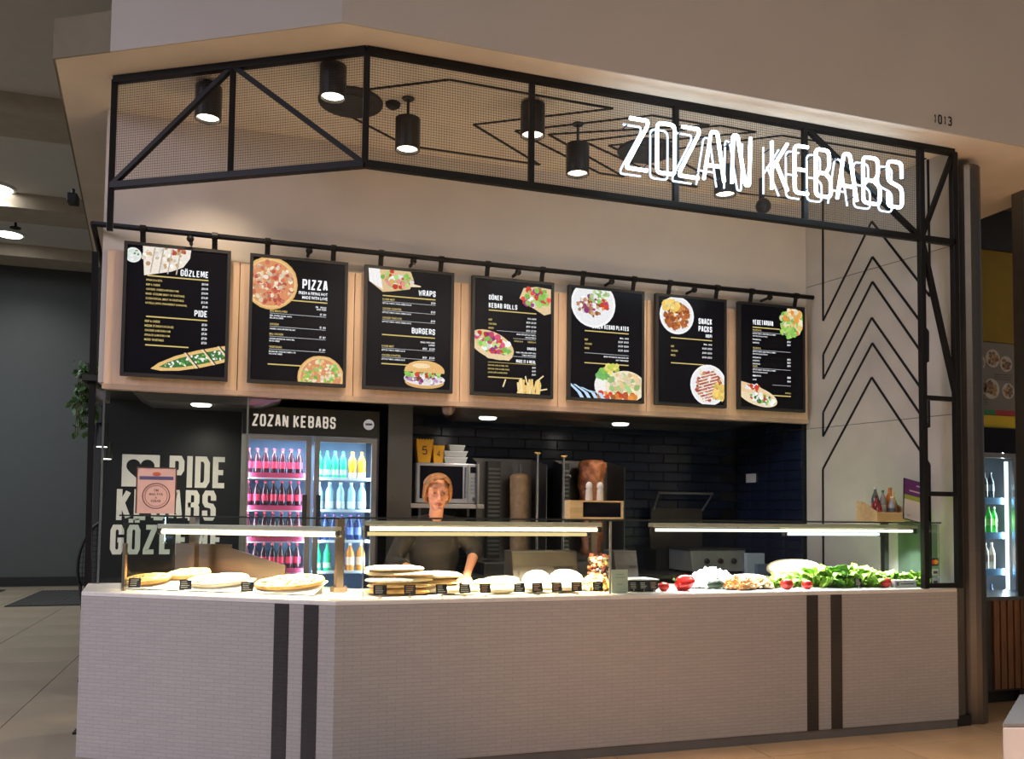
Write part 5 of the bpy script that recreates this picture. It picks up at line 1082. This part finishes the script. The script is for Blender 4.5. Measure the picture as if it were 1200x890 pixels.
for i, (x, z, wd, h_, lb) in enumerate(((1.14, 1.826, .095, .05, 'lowest clear plastic tub stacked on the microwave'), (1.14, 1.880, .097, .045, 'middle clear plastic tub stacked on the microwave'), (1.15, 1.929, .065, .045, 'smaller top tub of the stack on the microwave'))):
    e = thing('plastic_tub', lb, 'tub', (x, 2.03, z)); tp = mat('tub_plastic', (.42, .44, .45), .3)
    MB().add([(x+sx_*wd*k2, 2.03+sy_*.07*k2, zz) for zz, k2 in ((z, .88), (z+h_-.008, 1)) for sx_, sy_ in ((-1, -1), (1, -1), (1, 1), (-1, 1))], [(0, 3, 2, 1), (4, 5, 6, 7)]+[(i_, (i_+1) % 4, 4+(i_+1) % 4, 4+i_) for i_ in range(4)]).build('base', tp, e)
    box('lid', x-wd*1.03, x+wd*1.03, 1.957, 2.103, z+h_-.008, z+h_, mat('tub_lid', (.62, .64, .65), .3), e)
# doner machines
def doner(x0, x1, cx, label, meat, bumpy, zt, r):
    e = thing('doner_grill', label, 'grill', ((x0+x1)/2, 2.0, .935)); zb = .935
    box('back_shield', x0, x1, 2.16, 2.175, zb, 1.885, steel, e); box('base', x0+.02, x1-.02, 1.82, 2.16, zb, zb+.10, steel, e, bevel=.004)
    for x, a in ((x0, -.03), (x1, .03)): MB().add([(x, 2.165, zb+.1), (x, 2.165, 1.885), (x+a, 1.87, 1.83), (x+a, 1.87, zb+.1)], [(0, 1, 2, 3)]).build('side_shield', steel, e, solid=.006)
    hb = box('heater', cx-r-.17, cx-r-.06, 2.08, 2.16, zb+.12, 1.86, mat('heater_dark', (.05, .05, .05), .5, .5), e)
    mb = MB(); [mb.box(cx-r-.165, cx-r-.065, 2.072, 2.082, zb+.15+.035*k, zb+.168+.035*k) for k in range(21)]; mb.build('slats', steel, hb)
    MB().tube([(cx, 2.0, zb+.1), (cx, 2.0, zt+(.0 if bumpy else .08))], .014).build('spit', steel, e)
    rn = random.Random(int(cx*100)); ph = [rn.uniform(0, 6) for _ in range(8)]
    n = 34; m_ = 26; vs = []; fs = []
    for i in range(n):
        t = i/(n-1); z = zb+.14+(zt-zb-.14)*t; rr = r*(.90+.10*t) if not bumpy else r*(.72+.28*t)
        if i == 0 or i == n-1: rr *= .75
        for k in range(m_):
            a = 2*math.pi*k/m_; q = rr*(1+(.16 if bumpy else .02)*math.sin(3*a+ph[0]+9*t)*math.sin(17*t+ph[1]+2*a)+(.10*(rn.random()-.5) if bumpy else .012*(rn.random()-.5)))
            vs.append((cx+q*math.cos(a), 2.0+q*math.sin(a), z))
    for i in range(n-1):
        for k in range(m_): k2 = (k+1) % m_; fs.append((i*m_+k, i*m_+k2, (i+1)*m_+k2, (i+1)*m_+k))
    fs.append(tuple(range(m_))[::-1]); fs.append(tuple((n-1)*m_+k for k in range(m_))); MB().add(vs, fs).build('meat', meat, e, smooth=True)
    return e
meat1 = mat('meat_pale', (.24, .145, .07), .55, var=.35, scale=14, bump=.6, bscale=40); meat2 = mat('meat_dark', (.30, .10, .035), .45, var=.6, scale=16, bump=.9, bscale=50)
g1 = doner(1.33, 1.86, 1.70, 'left kebab grill with a smooth pale meat cylinder between steel shields', meat1, False, 1.755, .085)
g2 = doner(2.06, 2.56, 2.345, 'right kebab grill with a dark crispy meat cone behind the shakers', meat2, True, 1.885, .115)
for x, z, ge in ((1.815, 1.915, g1), (2.045, 1.895, g2)):
    MB().tube([(x, 1.90, .935+.1), (x, 1.90, z)], .011).build('rod', chrome, ge)
    [MB().ball((x+dx, 1.90, z+.013), .018, 14, 10).build('knob', brass, ge, smooth=True) for dx in (-.013, .014)]
MB().tube([(2.045, 1.90, 1.73), (2.10, 1.88, 1.73), (2.10, 1.88, 1.75)], .008).build('hook', chrome, g2)
# steel boxes behind the bread
def till(x0, x1, y, z0, z1, label):
    e = thing('steel_unit', label, 'appliance', ((x0+x1)/2, y+.1, .95)); dkst = mat('unit_grey', (.07, .062, .055), .5, .2)
    mb = MB(); mb.add([(x, yy, z) for x in (x0, x1) for yy, z in ((y-.0, .95), (y+.22, .95), (y+.22, z1), (y+.06, z1))], [(0, 3, 2, 1), (4, 5, 6, 7), (0, 1, 5, 4), (1, 2, 6, 5), (2, 3, 7, 6), (3, 0, 4, 7)]); mb.build('casing', dkst, e, bevel=.004)
    n_ = V((0, -(z1-.95), .06)).normalized()
    def at(u, v): p = V((x0+(x1-x0)*u, y+.06*v, .95+(z1-.95)*v)); return p+n_*.001
    for nm, u0, u1, v0, v1, m_ in (('top_trim', 0, 1, .97, 1.0, steel), ('upper_panel', .02, .98, .60, .95, mat('unit_upper', (.09, .082, .072), .45, .2)), ('slot', .62, .92, .50, .57, matte_black), ('latch', .07, .10, .32, .44, matte_black)):
        MB().add([at(u0, v0), at(u1, v0), at(u1, v1), at(u0, v1)], [(0, 1, 2, 3)]).build(nm, m_, e, solid=.003)
    return e
till(1.20, 1.66, .585, .95, 1.185, 'grey steel appliance behind the domed rolls'); till(1.93, 2.10, .585, .95, 1.185, 'small grey steel appliance right of the glass joint')
box('rear_ledge', 1.16, 2.14, .56, .83, .951, .953, steel, None, origin=(1.65, .7, .951)); tag(bpy.data.objects['rear_ledge'], 'thin steel tray sheet under the grey appliances', 'tray'); MB().box(1.16, 2.14, .556, .56, .951, .96).build('lip', steel, bpy.data.objects['rear_ledge'])
# grill plate with knobs, press grill behind, cloth
gr = thing('griddle', 'steel griddle with three black knobs on the back bench', 'griddle', (3.39, 1.85, .935)); gs_ = mat('griddle_steel', (.22, .23, .22), .4, .5)
mb = MB(); mb.add([(x, y, z) for x in (3.13, 3.66) for y, z in ((1.68, .955), (2.10, .955), (2.10, 1.13), (1.72, 1.13))], [(0, 3, 2, 1), (4, 5, 6, 7), (0, 1, 5, 4), (1, 2, 6, 5), (2, 3, 7, 6), (3, 0, 4, 7)]); mb.build('body', gs_, gr, bevel=.004)
for x in (3.27, 3.40, 3.53): MB().lathe([(.024, 0), (.02, .022)], (x, 1.695, 1.045), 16, Matrix.Rotation(math.pi/2+.2, 4, 'X')).build('knob', matte_black, gr)
box('plate', 3.12, 3.67, 1.72, 2.12, 1.13, 1.145, mat('plate_black', (.02, .02, .02), .4), gr)
for x in (3.16, 3.62):
    for y in (1.74, 2.05): MB().tube([(x, y, .935), (x, y, .956)], .018).build('foot', matte_black, gr)
pr_ = thing('press_grill', 'dark contact grill with its lid and tubular handle raised', 'grill', (3.28, 2.2, .935))
box('body', 3.02, 3.54, 2.13, 2.33, .935, 1.12, matte_black, pr_); box('lid', 3.02, 3.54, 2.23, 2.26, 1.12, 1.49, mat('lid_dark', (.05, .04, .035), .45, .3), pr_)
MB().tube([(3.04, 2.23, 1.47), (3.04, 2.12, 1.625), (3.58, 2.12, 1.625), (3.54, 2.23, 1.47)], .012).build('handle', mat('handle_grey', (.18, .18, .18), .3, .6), pr_)
e = MB().box(3.63, 3.80, 1.64, 1.69, .935, 1.11, None).build('blue_cloth', mat('cloth_blue', (.36, .44, .50), .8), None, origin=(3.7, 1.66, .935)); tag(e, 'pale blue folded cloth standing beside the griddle', 'cloth'); MB().box(3.70, 3.92, 1.60, 1.639, .935, 1.02).build('fold', mat('cloth_navy', (.12, .16, .24), .8), e)
e = thing('outlet', 'white power outlet on the dark tiled side wall', 'outlet', (3.975, 2.12, 1.77)); 
MB().box(3.962, 3.976, 2.03, 2.17, 1.735, 1.815).build('plate', white_plastic, e); MB().box(3.958, 3.962, 2.06, 2.08, 1.765, 1.79).build('switch', white_plastic, e)
# exhaust hoods and small cameras under the panels
for x0, x1, lb in ((-1.20, -.25, 'stainless exhaust hood with a lit lamp under the leftmost panels'), (1.03, 3.55, 'long stainless exhaust hood with a lit lamp over the kebab grills')):
    e = thing('exhaust_hood', lb, 'hood', ((x0+x1)/2, 1.7, 2.26))
    mb = MB(); q0 = [(x0, 1.42), (x1, 1.42), (x1, 2.0), (x0, 2.0)]; q1 = [(x0+.08, 1.50), (x1-.12, 1.50), (x1-.12, 1.95), (x0+.08, 1.95)]
    mb.add([(*p, 2.262) for p in q0]+[(*p, 2.205) for p in q0]+[(*p, 2.165) for p in q1], [(0, 1, 5, 4), (1, 2, 6, 5), (2, 3, 7, 6), (3, 0, 4, 7), (4, 5, 9, 8), (5, 6, 10, 9), (6, 7, 11, 10), (7, 4, 8, 11), (8, 9, 10, 11)]); mb.build('canopy', steel, e)
    for lx in ((-.78,) if x0 < 0 else (1.30, 2.42)):
        MB().lathe([(.06, -.012), (.07, 0)], (lx, 1.60, 2.165), 18).build('lamp_glass', emit('hood_lens', (1, .95, .85), 4), e)
        spot('hood_beam', (lx-(x0+x1)/2, -.1, -.12), (lx-(x0+x1)/2, .35, -1.5), 40 if x0 < 0 else 13, (1, .9, .75), 140, 1, .05, e)
for (x, y, z), lb in (((.93, 1.36, 2.19), 'brown round sensor under the panels above the woman'), ((3.55, 2.2, 2.24), 'small dark camera near the ceiling in the back right kitchen corner')):
    e = thing('dome_camera', lb, 'camera', (x, y, z)); MB().ball((x, y, z), .05, 14, 8).build('dome', mat('sensor_brown', (.16, .10, .08), .3), e, smooth=True); MB().tube([(x, y, z), (x, y, z+.07)], .025).build('mount', matte_black, e)
# ================================================================== LEFT EDGE
pb = thing('ivy_planter', 'grey wall planter with trailing green ivy at the left of the stall', 'plant', (-1.42, 1.62, 2.2))
box('pot', -1.47, -1.38, 1.55, 1.75, 2.16, 2.36, mat('planter_grey', (.16, .15, .14), .7), pb, bevel=.004)
ivy = mat('ivy_leaf', (.055, .13, .03), .55, var=.5, scale=20); rn = random.Random(4); lv = MB().add([(0, 0, 0), (.016, .004, .018), (.018, .008, .036), (0, .004, .055), (-.018, .008, .036), (-.016, .004, .018)], [(0, 1, 2, 3, 4, 5)]).build('leaf', ivy, None); lv.parent = pb
lv.location = (-.08, -.05, 0)
for k in range(230):
    o = lv.copy(); COL.objects.link(o); t = rn.random(); o.location = (rn.uniform(-.14, .0)-.02*t, rn.uniform(-.10, .05), .22-.50*t*rn.uniform(.4, 1)+rn.uniform(-.03, .03)); o.rotation_euler = (rn.uniform(1.8, 4), rn.uniform(-.8, .8), rn.uniform(0, 6)); k_ = rn.uniform(.7, 1.2); o.scale = (k_, k_, k_)
mb = MB()
for k in range(9): x = -1.45-.011*k; mb.tube([(x+.03, 1.58, 2.36), (x-.01, 1.54, 2.30), (x-.02, 1.53, 2.05-.02*k)], .003, 5)
mb.build('vines', mat('vine', (.05, .07, .02), .7), pb)
for (x, y, z), h_, lb in (((-1.405, 1.62, 1.93), .16, 'black cylinder wall light beside the left post, nearer one'), ((-1.42, 1.95, 1.845), .12, 'black cylinder wall light beside the left post, lower and further one')):
    e = thing('wall_light', lb, 'wall light', (x, y, z), 'wall lights by the left post')
    MB().lathe([(.034, -h_/2+.004), (.04, -h_/2), (.04, h_/2), (.0, h_/2)], (x, y, z), 16).build('housing', lampbody, e); MB().lathe([(.033, -h_/2-.003), (.033, -h_/2+.001)], (x, y, z), 14).build('lens', emit('wall_lens', (1, .97, .9), 4), e)
ch = thing('mesh_chair', 'black round-backed wire chair behind the left end of the counter', 'chair', (-1.46, 2.98, 0)); OFF[ch.name] = V((0, 0, 0)); ch.rotation_euler = (0, 0, .25)
mb = MB(); P = [(.26*math.cos(a), .24-.05*math.sin(a), .95+.40*math.sin(a)) for a in [(-.5+k*(math.pi+1)/20) for k in range(21)]]; mb.tube(P, .013); mb.build('back_hoop', matte_black, ch, smooth=True)
mb = MB()
for k in range(-7, 8):
    x = k*.032; zt = .95+.40*math.sqrt(max(0, 1-(x/.26)**2)); mb.tube([(x, .24, .78), (x, .20, zt)], .0025, 5)
for k in range(12): z = .80+.045*k; wv = .26*math.sqrt(max(0.01, 1-max(0, (z-.95)/.40)**2)) if z > .95 else .25; mb.tube([(-wv, .24-.04*max(0, z-.95)/.4, z), (wv, .24-.04*max(0, z-.95)/.4, z)], .0025, 5)
mb.build('wire_back', matte_black, ch); MB().lathe([(.23, .46), (.24, .475), (.23, .49)], (0, 0, 0), 24).build('seat', matte_black, ch)
for sx_ in (-1, 1):
    for sy_ in (-1, 1): MB().tube([(.16*sx_, .16*sy_, .465), (.22*sx_, .22*sy_, 0)], .012).build('leg', matte_black, ch)
    MB().tube([(.21*sx_, .12, .475), (.24*sx_, .235, .80)], .012).build('back_support', matte_black, ch)
# ================================================================== RIGHT NEIGHBOUR
dkw = mat('neighbour_dark', (.05, .047, .044), .6); yellow = mat('yellow_band', (.20, .14, .012), .7)
box('wall_neighbour', 5.2, 8.0, 2.0, 2.1, 0, 4.6, dkw, kind='structure')
box('ceiling_neighbour', 4.6, 8.0, 1.2, 4, 4.6, 4.7, mat('neighbour_ceiling', (.16, .14, .12), .8), kind='structure')
box('wall_divider', 4.50, 4.60, .62, 2.1, 0, 4.045, dkw, kind='structure')
e = thing('yellow_fascia', 'dark yellow fascia panel of the neighbouring shop above its menu', 'fascia', (6.0, 1.2, 2.98)); box('panel', 4.62, 7.0, 1.10, 1.2, 2.985, 3.80, yellow, e); box('top_trim', 4.62, 7.0, 1.08, 1.2, 3.80, 3.86, matte_black, e)
e = thing('neighbour_menu', 'grey neighbouring menu panel with round food pictures', 'menu panel', (6.0, 1.15, 2.35)); box('panel', 4.62, 7.0, 1.12, 1.2, 2.33, 2.983, mat('menu_grey', (.17, .165, .16), .6), e)
rn = random.Random(5)
for i, (x, z, r_) in enumerate(((5.62, 2.80, .075), (5.63, 2.58, .075), (5.78, 2.84, .08), (5.76, 2.57, .09), (5.93, 2.80, .07), (5.95, 2.56, .07), (5.50, 2.70, .08))):
    d = MB().lathe([(r_, -.002), (r_, .002)], (x, 1.117, z), 22, Matrix.Rotation(math.pi/2, 4, 'X')).build('food_disc', mat('disc_plate', (.42, .40, .37), .5), e); mb = MB()
    for k in range(24): t = rn.uniform(0, 6.28); q = r_*.7*math.sqrt(rn.random()); mb.ball((x+q*math.cos(t), 1.1135, z+q*math.sin(t)), (r_*.2, .0012, r_*.2), 6, 4, None, rn.choice([(.16, .08, .05), (.22, .12, .06), (.3, .2, .1), (.1, .08, .07)]))
    mb.build('food_print', food, d, kind='stuff')
mb = MB()
for j in range(3): mb.box(5.5, 5.72, 1.117, 1.119, 2.47-.022*j, 2.476-.022*j); mb.box(5.80, 5.99, 1.117, 1.119, 2.70-.022*j, 2.706-.022*j)
mb.build('menu_lines', mat('menu_ink', (.08, .08, .08), .6), e); box('green_strip', 4.62, 5.80, 1.115, 1.2, 2.33, 2.385, mat('strip_green', (.05, .22, .09), .5), e); box('red_strip', 5.80, 7.0, 1.115, 1.2, 2.33, 2.385, mat('strip_red', (.35, .04, .04), .5), e)
e = thing('yellow_rail', 'narrow yellow band directly above the neighbouring fridge', 'fascia', (6, 1.15, 2.23)); box('band', 4.62, 7.0, 1.08, 1.2, 2.225, 2.33, mat('band_yellow', (.55, .42, .02), .5), e); box('edge', 4.62, 7.0, 1.075, 1.2, 2.215, 2.225, matte_black, e)
nf = thing('neighbour_fridge', 'tall lit bottle fridge with black header in the neighbouring shop', 'fridge', (5.65, 1.4, 0))
x0, x1, yf, yb = 5.22, 5.93, 1.05, 1.60
box('header', x0, x1+.03, yf-.02, yb, 2.0, 2.21, screen_black, nf); box('side', x0-.02, x0, yf, yb, 0, 2.0, fgrey, nf); box('side', x1, x1+.03, yf, yb, 0, 2.0, fgrey, nf); box('inner_back', x0, x1, yb-.01, yb, .2, 2.0, fwhite, nf); box('base', x0, x1, yf, yb, 0, .2, matte_black, nf)
mb = MB(); mb.box(x0, x1, yf-.03, yf, 1.955, 1.995); mb.box(x1-.035, x1, yf-.03, yf, .2, 1.96); mb.box(x0, x0+.035, yf-.03, yf, .2, 1.96); mb.box(x0, x1, yf-.03, yf, .16, .2); nd = mb.build('door', fgrey, nf); box('glass', x0+.035, x1-.035, yf-.016, yf-.012, .2, 1.955, glass_clear, nd)
box('lamp_strip', x1-.06, x1-.037, yf+.03, yf+.05, .3, 1.93, emit('fridge_strip', (.80, .95, 1.0), 2.2), nf)
area('fridge_lamp', (x1-.08, yf+.04, 1.3), (x0+.2, yf+.25, 1.3), .03, 1.4, 9, (.8, .95, 1.0)); blue = mat('shelf_blue', (.10, .28, .55), .4)
nz = (1.60, 1.30, .985, .66)
for z in nz: box('shelf', x0, x1-.06, yf+.05, yb-.02, z-.015, z, sh_m, nf); box('price_rail', x0, x1-.08, yf+.04, yf+.05, z-.045, z+.012, blue, nf)
bl = lambda n, c: mat(n, c, .2)
spec = [[('cola_bottle', (.03, .01, .01), (.6, .05, .05), 'cola bottle with red label on the top shelf of the neighbouring fridge', (5.44, 5.50, 5.56)), ('dark_bottle', (.06, .08, .10), (.25, .3, .35), 'dark clear bottle on the top shelf of the neighbouring fridge', (5.63, 5.70, 5.77))],
 [('orange_bottle', (.7, .28, .10), (.75, .4, .2), 'orange drink bottle on the second shelf of the neighbouring fridge', (5.48, 5.54, 5.60)), ('green_bottle', (.06, .55, .08), (.35, .75, .25), 'green drink bottle on the second shelf of the neighbouring fridge', (5.67, 5.74, 5.80))],
 [('milk_bottle', (.62, .58, .50), (.35, .3, .28), 'white-topped bottle on the third shelf of the neighbouring fridge', (5.48, 5.56, 5.63, 5.70, 5.77))],
 [('lime_bottle', (.25, .55, .05), (.7, .75, .3), 'lime green bottle on the lowest shelf of the neighbouring fridge', (5.49,)), ('red_bottle', (.45, .03, .06), (.7, .7, .7), 'red bottle on the lowest shelf of the neighbouring fridge', (5.55, 5.61, 5.68)), ('blue_bottle', (.05, .10, .22), (.1, .2, .4), 'dark blue bottle on the lowest shelf of the neighbouring fridge', (5.76,))]]
for z, row in zip(nz, spec):
    for nme, c_, lc, lb, xs in row:
        fbottle(None, nme, lb, lb.replace('the ', '')[:46] if len(xs) > 1 else None, [(x, yf+.10, z) for x in xs], h_=.235 if z > .7 else .20, r=.028, body=bl('nb '+lb[:22]+lb[-34:-30], c_), cap=whitelab if nme in ('milk_bottle', 'red_bottle') else bl('nc '+lb[:12], tuple(k*.6 for k in lc)), lab=bl('nl '+lb[:22]+lb[-34:-30], lc), lz=(.3, .55))
# slatted counter front of the neighbour
sl = thing('slatted_counter', 'dark counter with vertical wooden slats in the neighbouring shop', 'counter', (5.6, .75, 0)); slw = wood('slat_wood', (.16, .07, .035), (.24, .11, .05), .5, 'z')
box('carcass', 4.86, 6.6, .50, .95, .10, .80, dkw, sl); box('kick', 4.86, 6.6, .56, .95, 0, .10, matte_black, sl); box('counter_top', 4.82, 6.6, .46, .96, .80, .83, mat('neighbour_top', (.10, .10, .10), .25), sl)
for k in range(22): x = 5.06+k*.068; MB().box(x, x+.052, .475, .50, .12, .80).build('slat', slw, sl)
e = thing('shopfront_post', 'thin grey steel post at the right frame edge', 'post', (5.42, .45, 0)); box('upright', 5.355, 5.47, .42, .52, 0, 4.045, mat('post_grey', (.22, .22, .22), .4, .6), e); box('cover_strip', 5.352, 5.375, .415, .42, 0, 4.045, steel, e)
e = thing('grey_planter_box', 'pale lilac grey box corner at the bottom right of the picture', 'box', (3.2, -1.4, 0)); 
lil = mat('lilac_grey', (.32, .30, .33), .6); P = [(2.832, -1.634), (3.60, -1.84), (3.95, -1.30), (3.47, -1.16)]
MB().prism(P, 0, .49).build('box_wall', lil, e, bevel=.006); mb = MB(); n = 4
mb.prism(P, .492, .505); mb.build('rim', mat('rim_dark', (.10, .095, .11), .5), e)
# ================================================================== PERSON
pn = thing('person', 'fair-haired woman in a dark shirt standing behind the bread, hands on the counter', 'person', (.745, .93, 0)); OFF[pn.name] = V((0, 0, 0))
skin = mat('skin', (.80, .37, .22), .5, var=.05, scale=10, sss=.12); shirt = mat('shirt_dark', (.013, .010, .009), .85, var=.2, scale=20, bump=.2); trous = mat('trousers', (.018, .018, .02), .9); hair_m = mat('hair_blond', (.33, .145, .05), .5, var=.35, scale=26, bump=.6, bscale=60)
def remesh(mb, name, m, vox, it=3, fn=None):
    me = bpy.data.meshes.new('t'); me.from_pydata(mb.v, [], mb.f); o = bpy.data.objects.new('t', me); COL.objects.link(o)
    r = o.modifiers.new('r', 'REMESH'); r.mode = 'VOXEL'; r.voxel_size = vox; s_ = o.modifiers.new('s', 'SMOOTH'); s_.iterations = it; s_.factor = .5
    me2 = bpy.data.meshes.new_from_object(o.evaluated_get(bpy.context.evaluated_depsgraph_get())); bpy.data.objects.remove(o); bpy.data.meshes.remove(me); me2.name = name
    me2.materials.clear(); me2.materials.append(m); me2.polygons.foreach_set('use_smooth', [True]*len(me2.polygons))
    if fn: fn(me2)
    o = bpy.data.objects.new(name, me2); COL.objects.link(o); o.parent = pn; return o
def limb(mb, pts, rs, seg=14):
    P = []; R_ = []
    for (a, ra), (b_, rb) in zip(zip(pts, rs), zip(pts[1:], rs[1:])):
        a, b_ = V(a), V(b_)
        for k in range(6): t = k/6; P.append(a*(1-t)+b_*t); R_.append(ra*(1-t)+rb*t)
    P.append(V(pts[-1])); R_.append(rs[-1]); mb.tube(P, R_, seg)
    for p, r in zip(pts, rs): mb.ball(p, r, 14, 10)
# facing -Y; head slightly bowed forward and turned a little towards the camera
HC = V((.0, -.075, 1.565)); HT = Matrix.Translation(HC) @ Matrix.Rotation(-.10, 4, 'Z') @ Matrix.Rotation(.10, 4, 'X')
def H(x, y, z): return HT @ V((x, y, z))
H3 = HT.to_3x3()
body = MB()
body.ball(H(0, .015, .025), (.079, .096, .090), 26, 18, mx=H3); body.ball(H(0, -.030, -.050), (.061, .062, .068), 22, 14, mx=H3)   # skull, jaw
body.ball(H(0, -.068, -.105), (.026, .022, .020), 12, 8, mx=H3)                                            # chin
for s_ in (-1, 1):
    body.ball(H(s_*.040, -.060, -.030), (.026, .024, .026), 12, 8, mx=H3); body.ball(H(s_*.030, -.078, .028), (.026, .013, .011), 12, 8, mx=H3)     # cheek, brow
    body.ball(H(s_*.076, .012, -.015), (.010, .020, .032), 10, 8, mx=H3)                                                                        # ear
    body.ball(H(s_*.011, -.100, -.040), (.009, .009, .008), 8, 6, mx=H3)
limb(body, [H(0, -.085, .015), H(0, -.100, -.018), H(0, -.110, -.036)], [.0095, .0105, .0125], 10)             # nose
limb(body, [V((0, -.01, 1.33)), H(0, .012, -.085)], [.052, .046])                                              # neck
body.ball((0, 0, 1.17), (.155, .095, .19), 24, 16); body.ball((0, 0, .95), (.15, .10, .14), 24, 14)
ARMS = {-1: [(-.165, .0, 1.335), (-.285, -.04, 1.10), (-.205, -.27, 1.075)], 1: [(.165, .0, 1.335), (.275, -.03, 1.17), (.165, -.275, 1.060)]}
HAND = {-1: ((-.185, -.315, 1.058), V((.25, -.9, -.30)).normalized()), 1: ((.145, -.315, 1.012), V((-.10, -.72, -.62)).normalized())}
for s_ in (-1, 1):
    sh, el, wr_ = ARMS[s_]; limb(body, [sh, el, wr_], [.05, .040, .026])
    hc, d = HAND[s_]; hc = V(hc); nrm = V((0, 0, 1)); nrm = (nrm-d*nrm.dot(d)).normalized(); side = d.cross(nrm).normalized()
    limb(body, [wr_, hc-d*.02], [.026, .026]); B3 = Matrix((side, d, nrm)).transposed()
    body.ball(hc+d*.018, (.040, .050, .017), 14, 10, mx=B3)
    for k, (o_, L) in enumerate(((-.030, .062), (-.010, .074), (.010, .070), (.029, .054))):
        p0 = hc+side*o_+d*.050; p1 = p0+d*L*.45+nrm*.004; p2 = p1+(d*.75-nrm*.55).normalized()*L*.33; p3 = p2+(d*.35-nrm*.9).normalized()*L*.26
        limb(body, [p0, p1, p2, p3], [.0092, .0088, .0080, .0070], 8)
    ins = -s_ if side.x > 0 else s_; t0_ = hc+side*(.030*ins)-d*.005; t1_ = t0_+(side*ins*.8+d*.6).normalized()*.035; limb(body, [t0_, t1_, t1_+(d*.9+side*ins*.1-nrm*.3).normalized()*.028], [.013, .011, .009], 8)
    limb(body, [(s_*.085, .0, .88), (s_*.10, -.01, .48), (s_*.11, .03, .09)], [.082, .056, .040]); limb(body, [(s_*.11, .02, .05), (s_*.125, -.13, .035)], [.040, .034])
remesh(body, 'body', skin, .0055, 3)
for s_ in (-1, 1):
    MB().ball(H(s_*.031, -.080, .004), (.0125, .0115, .0075), 14, 10, mx=H3).build('eye', mat('eye_white', (.40, .36, .33), .35), pn, smooth=True)
    MB().ball(H(s_*.031, -.0905, .003), (.0062, .004, .0062), 12, 8, mx=H3).build('iris', mat('iris_dark', (.03, .02, .015), .2), pn, smooth=True)
    MB().tube([H(s_*.014, -.092, .030), H(s_*.032, -.093, .035), H(s_*.050, -.080, .028)], [.003, .0036, .002], 6).build('eyebrow', hair_m, pn, smooth=True)
    MB().tube([H(s_*.018, -.090, .012), H(s_*.031, -.0935, .017), H(s_*.045, -.084, .011)], .0022, 6).build('eyelid', mat('eyelid', (.42, .2, .14), .6), pn, smooth=True)
mb = MB(); mb.tube([H(-.025, -.082, -.072), H(-.008, -.094, -.066), H(0, -.0945, -.068), H(.008, -.094, -.066), H(.025, -.082, -.072)], [.002, .0055, .005, .0055, .002], 8); mb.tube([H(-.022, -.083, -.074), H(0, -.093, -.079), H(.022, -.083, -.074)], [.002, .006, .002], 8); mb.build('lips', mat('lips', (.50, .16, .13), .45), pn, smooth=True)
# hair: swept back with a side fringe
hair = MB(); hair.ball(H(0, .026, .036), (.088, .096, .091), 28, 18, mx=H3); hair.ball(H(0, .095, .0), (.060, .050, .070), 18, 12, mx=H3)
rn = random.Random(2)
for k in range(18):      # strands combed back from the parting
    a = -1.3+2.6*k/17; sn, cs = math.sin(a), math.cos(a)
    limb(hair, [H(.070*sn, -.045, .045+.062*cs), H(.086*sn, -.005, .040+.084*cs), H(.084*sn, .06, .038+.078*cs), H(.05*sn, .118, .02+.03*cs)], [.007, .010, .011, .010], 7)
for s_ in (-1, 1):
    limb(hair, [H(s_*.022+.006, -.070, .104), H(s_*.060, -.064, .082), H(s_*.084, -.038, .032), H(s_*.087, -.008, -.028), H(s_*.076, .018, -.062)], [.007, .010, .012, .012, .009])
    limb(hair, [H(s_*.050, -.030, .108), H(s_*.086, -.005, .045), H(s_*.086, .03, -.03), H(s_*.06, .07, -.065)], [.010, .012, .014, .013])
limb(hair, [H(.012, -.080, .098), H(-.03, -.082, .088), H(-.068, -.062, .055)], [.012, .013, .011], 8)
def cut(me):
    bm = bmesh.new(); bm.from_mesh(me); inv = HT.inverted(); dl_ = []
    for v in bm.verts:
        q = inv @ v.co
        if q.y < -.030 and q.z < .088-7*q.x*q.x+.06*q.x and abs(q.x) < .066: dl_.append(v)
    bmesh.ops.delete(bm, geom=dl_, context='VERTS'); bm.to_mesh(me); bm.free()
remesh(hair, 'hair', hair_m, .0055, 2, cut)
sh_ = MB(); sh_.ball((0, .0, 1.16), (.172, .112, .22), 26, 18); sh_.ball((0, .005, .98), (.168, .118, .15), 26, 14); sh_.ball((0, -.045, 1.20), (.135, .075, .085), 20, 12); limb(sh_, [(-.165, 0, 1.335), (0, .0, 1.355), (.165, 0, 1.335)], [.065, .075, .065])
for s_ in (-1, 1):
    a, b_, c_ = [V(q) for q in ARMS[s_]]; limb(sh_, [a, b_, b_+(c_-b_)*(.55 if s_ < 0 else .22)], [.068, .056, .048])
remesh(sh_, 'shirt', shirt, .009, 4)
tr_ = MB(); tr_.ball((0, .0, .90), (.165, .118, .10), 22, 12)
for s_ in (-1, 1): limb(tr_, [(s_*.085, .0, .86), (s_*.10, -.01, .48), (s_*.11, .03, .10)], [.098, .072, .060])
remesh(tr_, 'trousers', trous, .012, 3)
for s_ in (-1, 1):
    mb = MB(); limb(mb, [(s_*.11, .04, .055), (s_*.125, -.15, .045)], [.052, .046]); mb.v = [(x, y, max(z, .001)) for x, y, z in mb.v]; remesh(mb, 'shoe', matte_black, .008, 2)
bpy.context.view_layer.update()
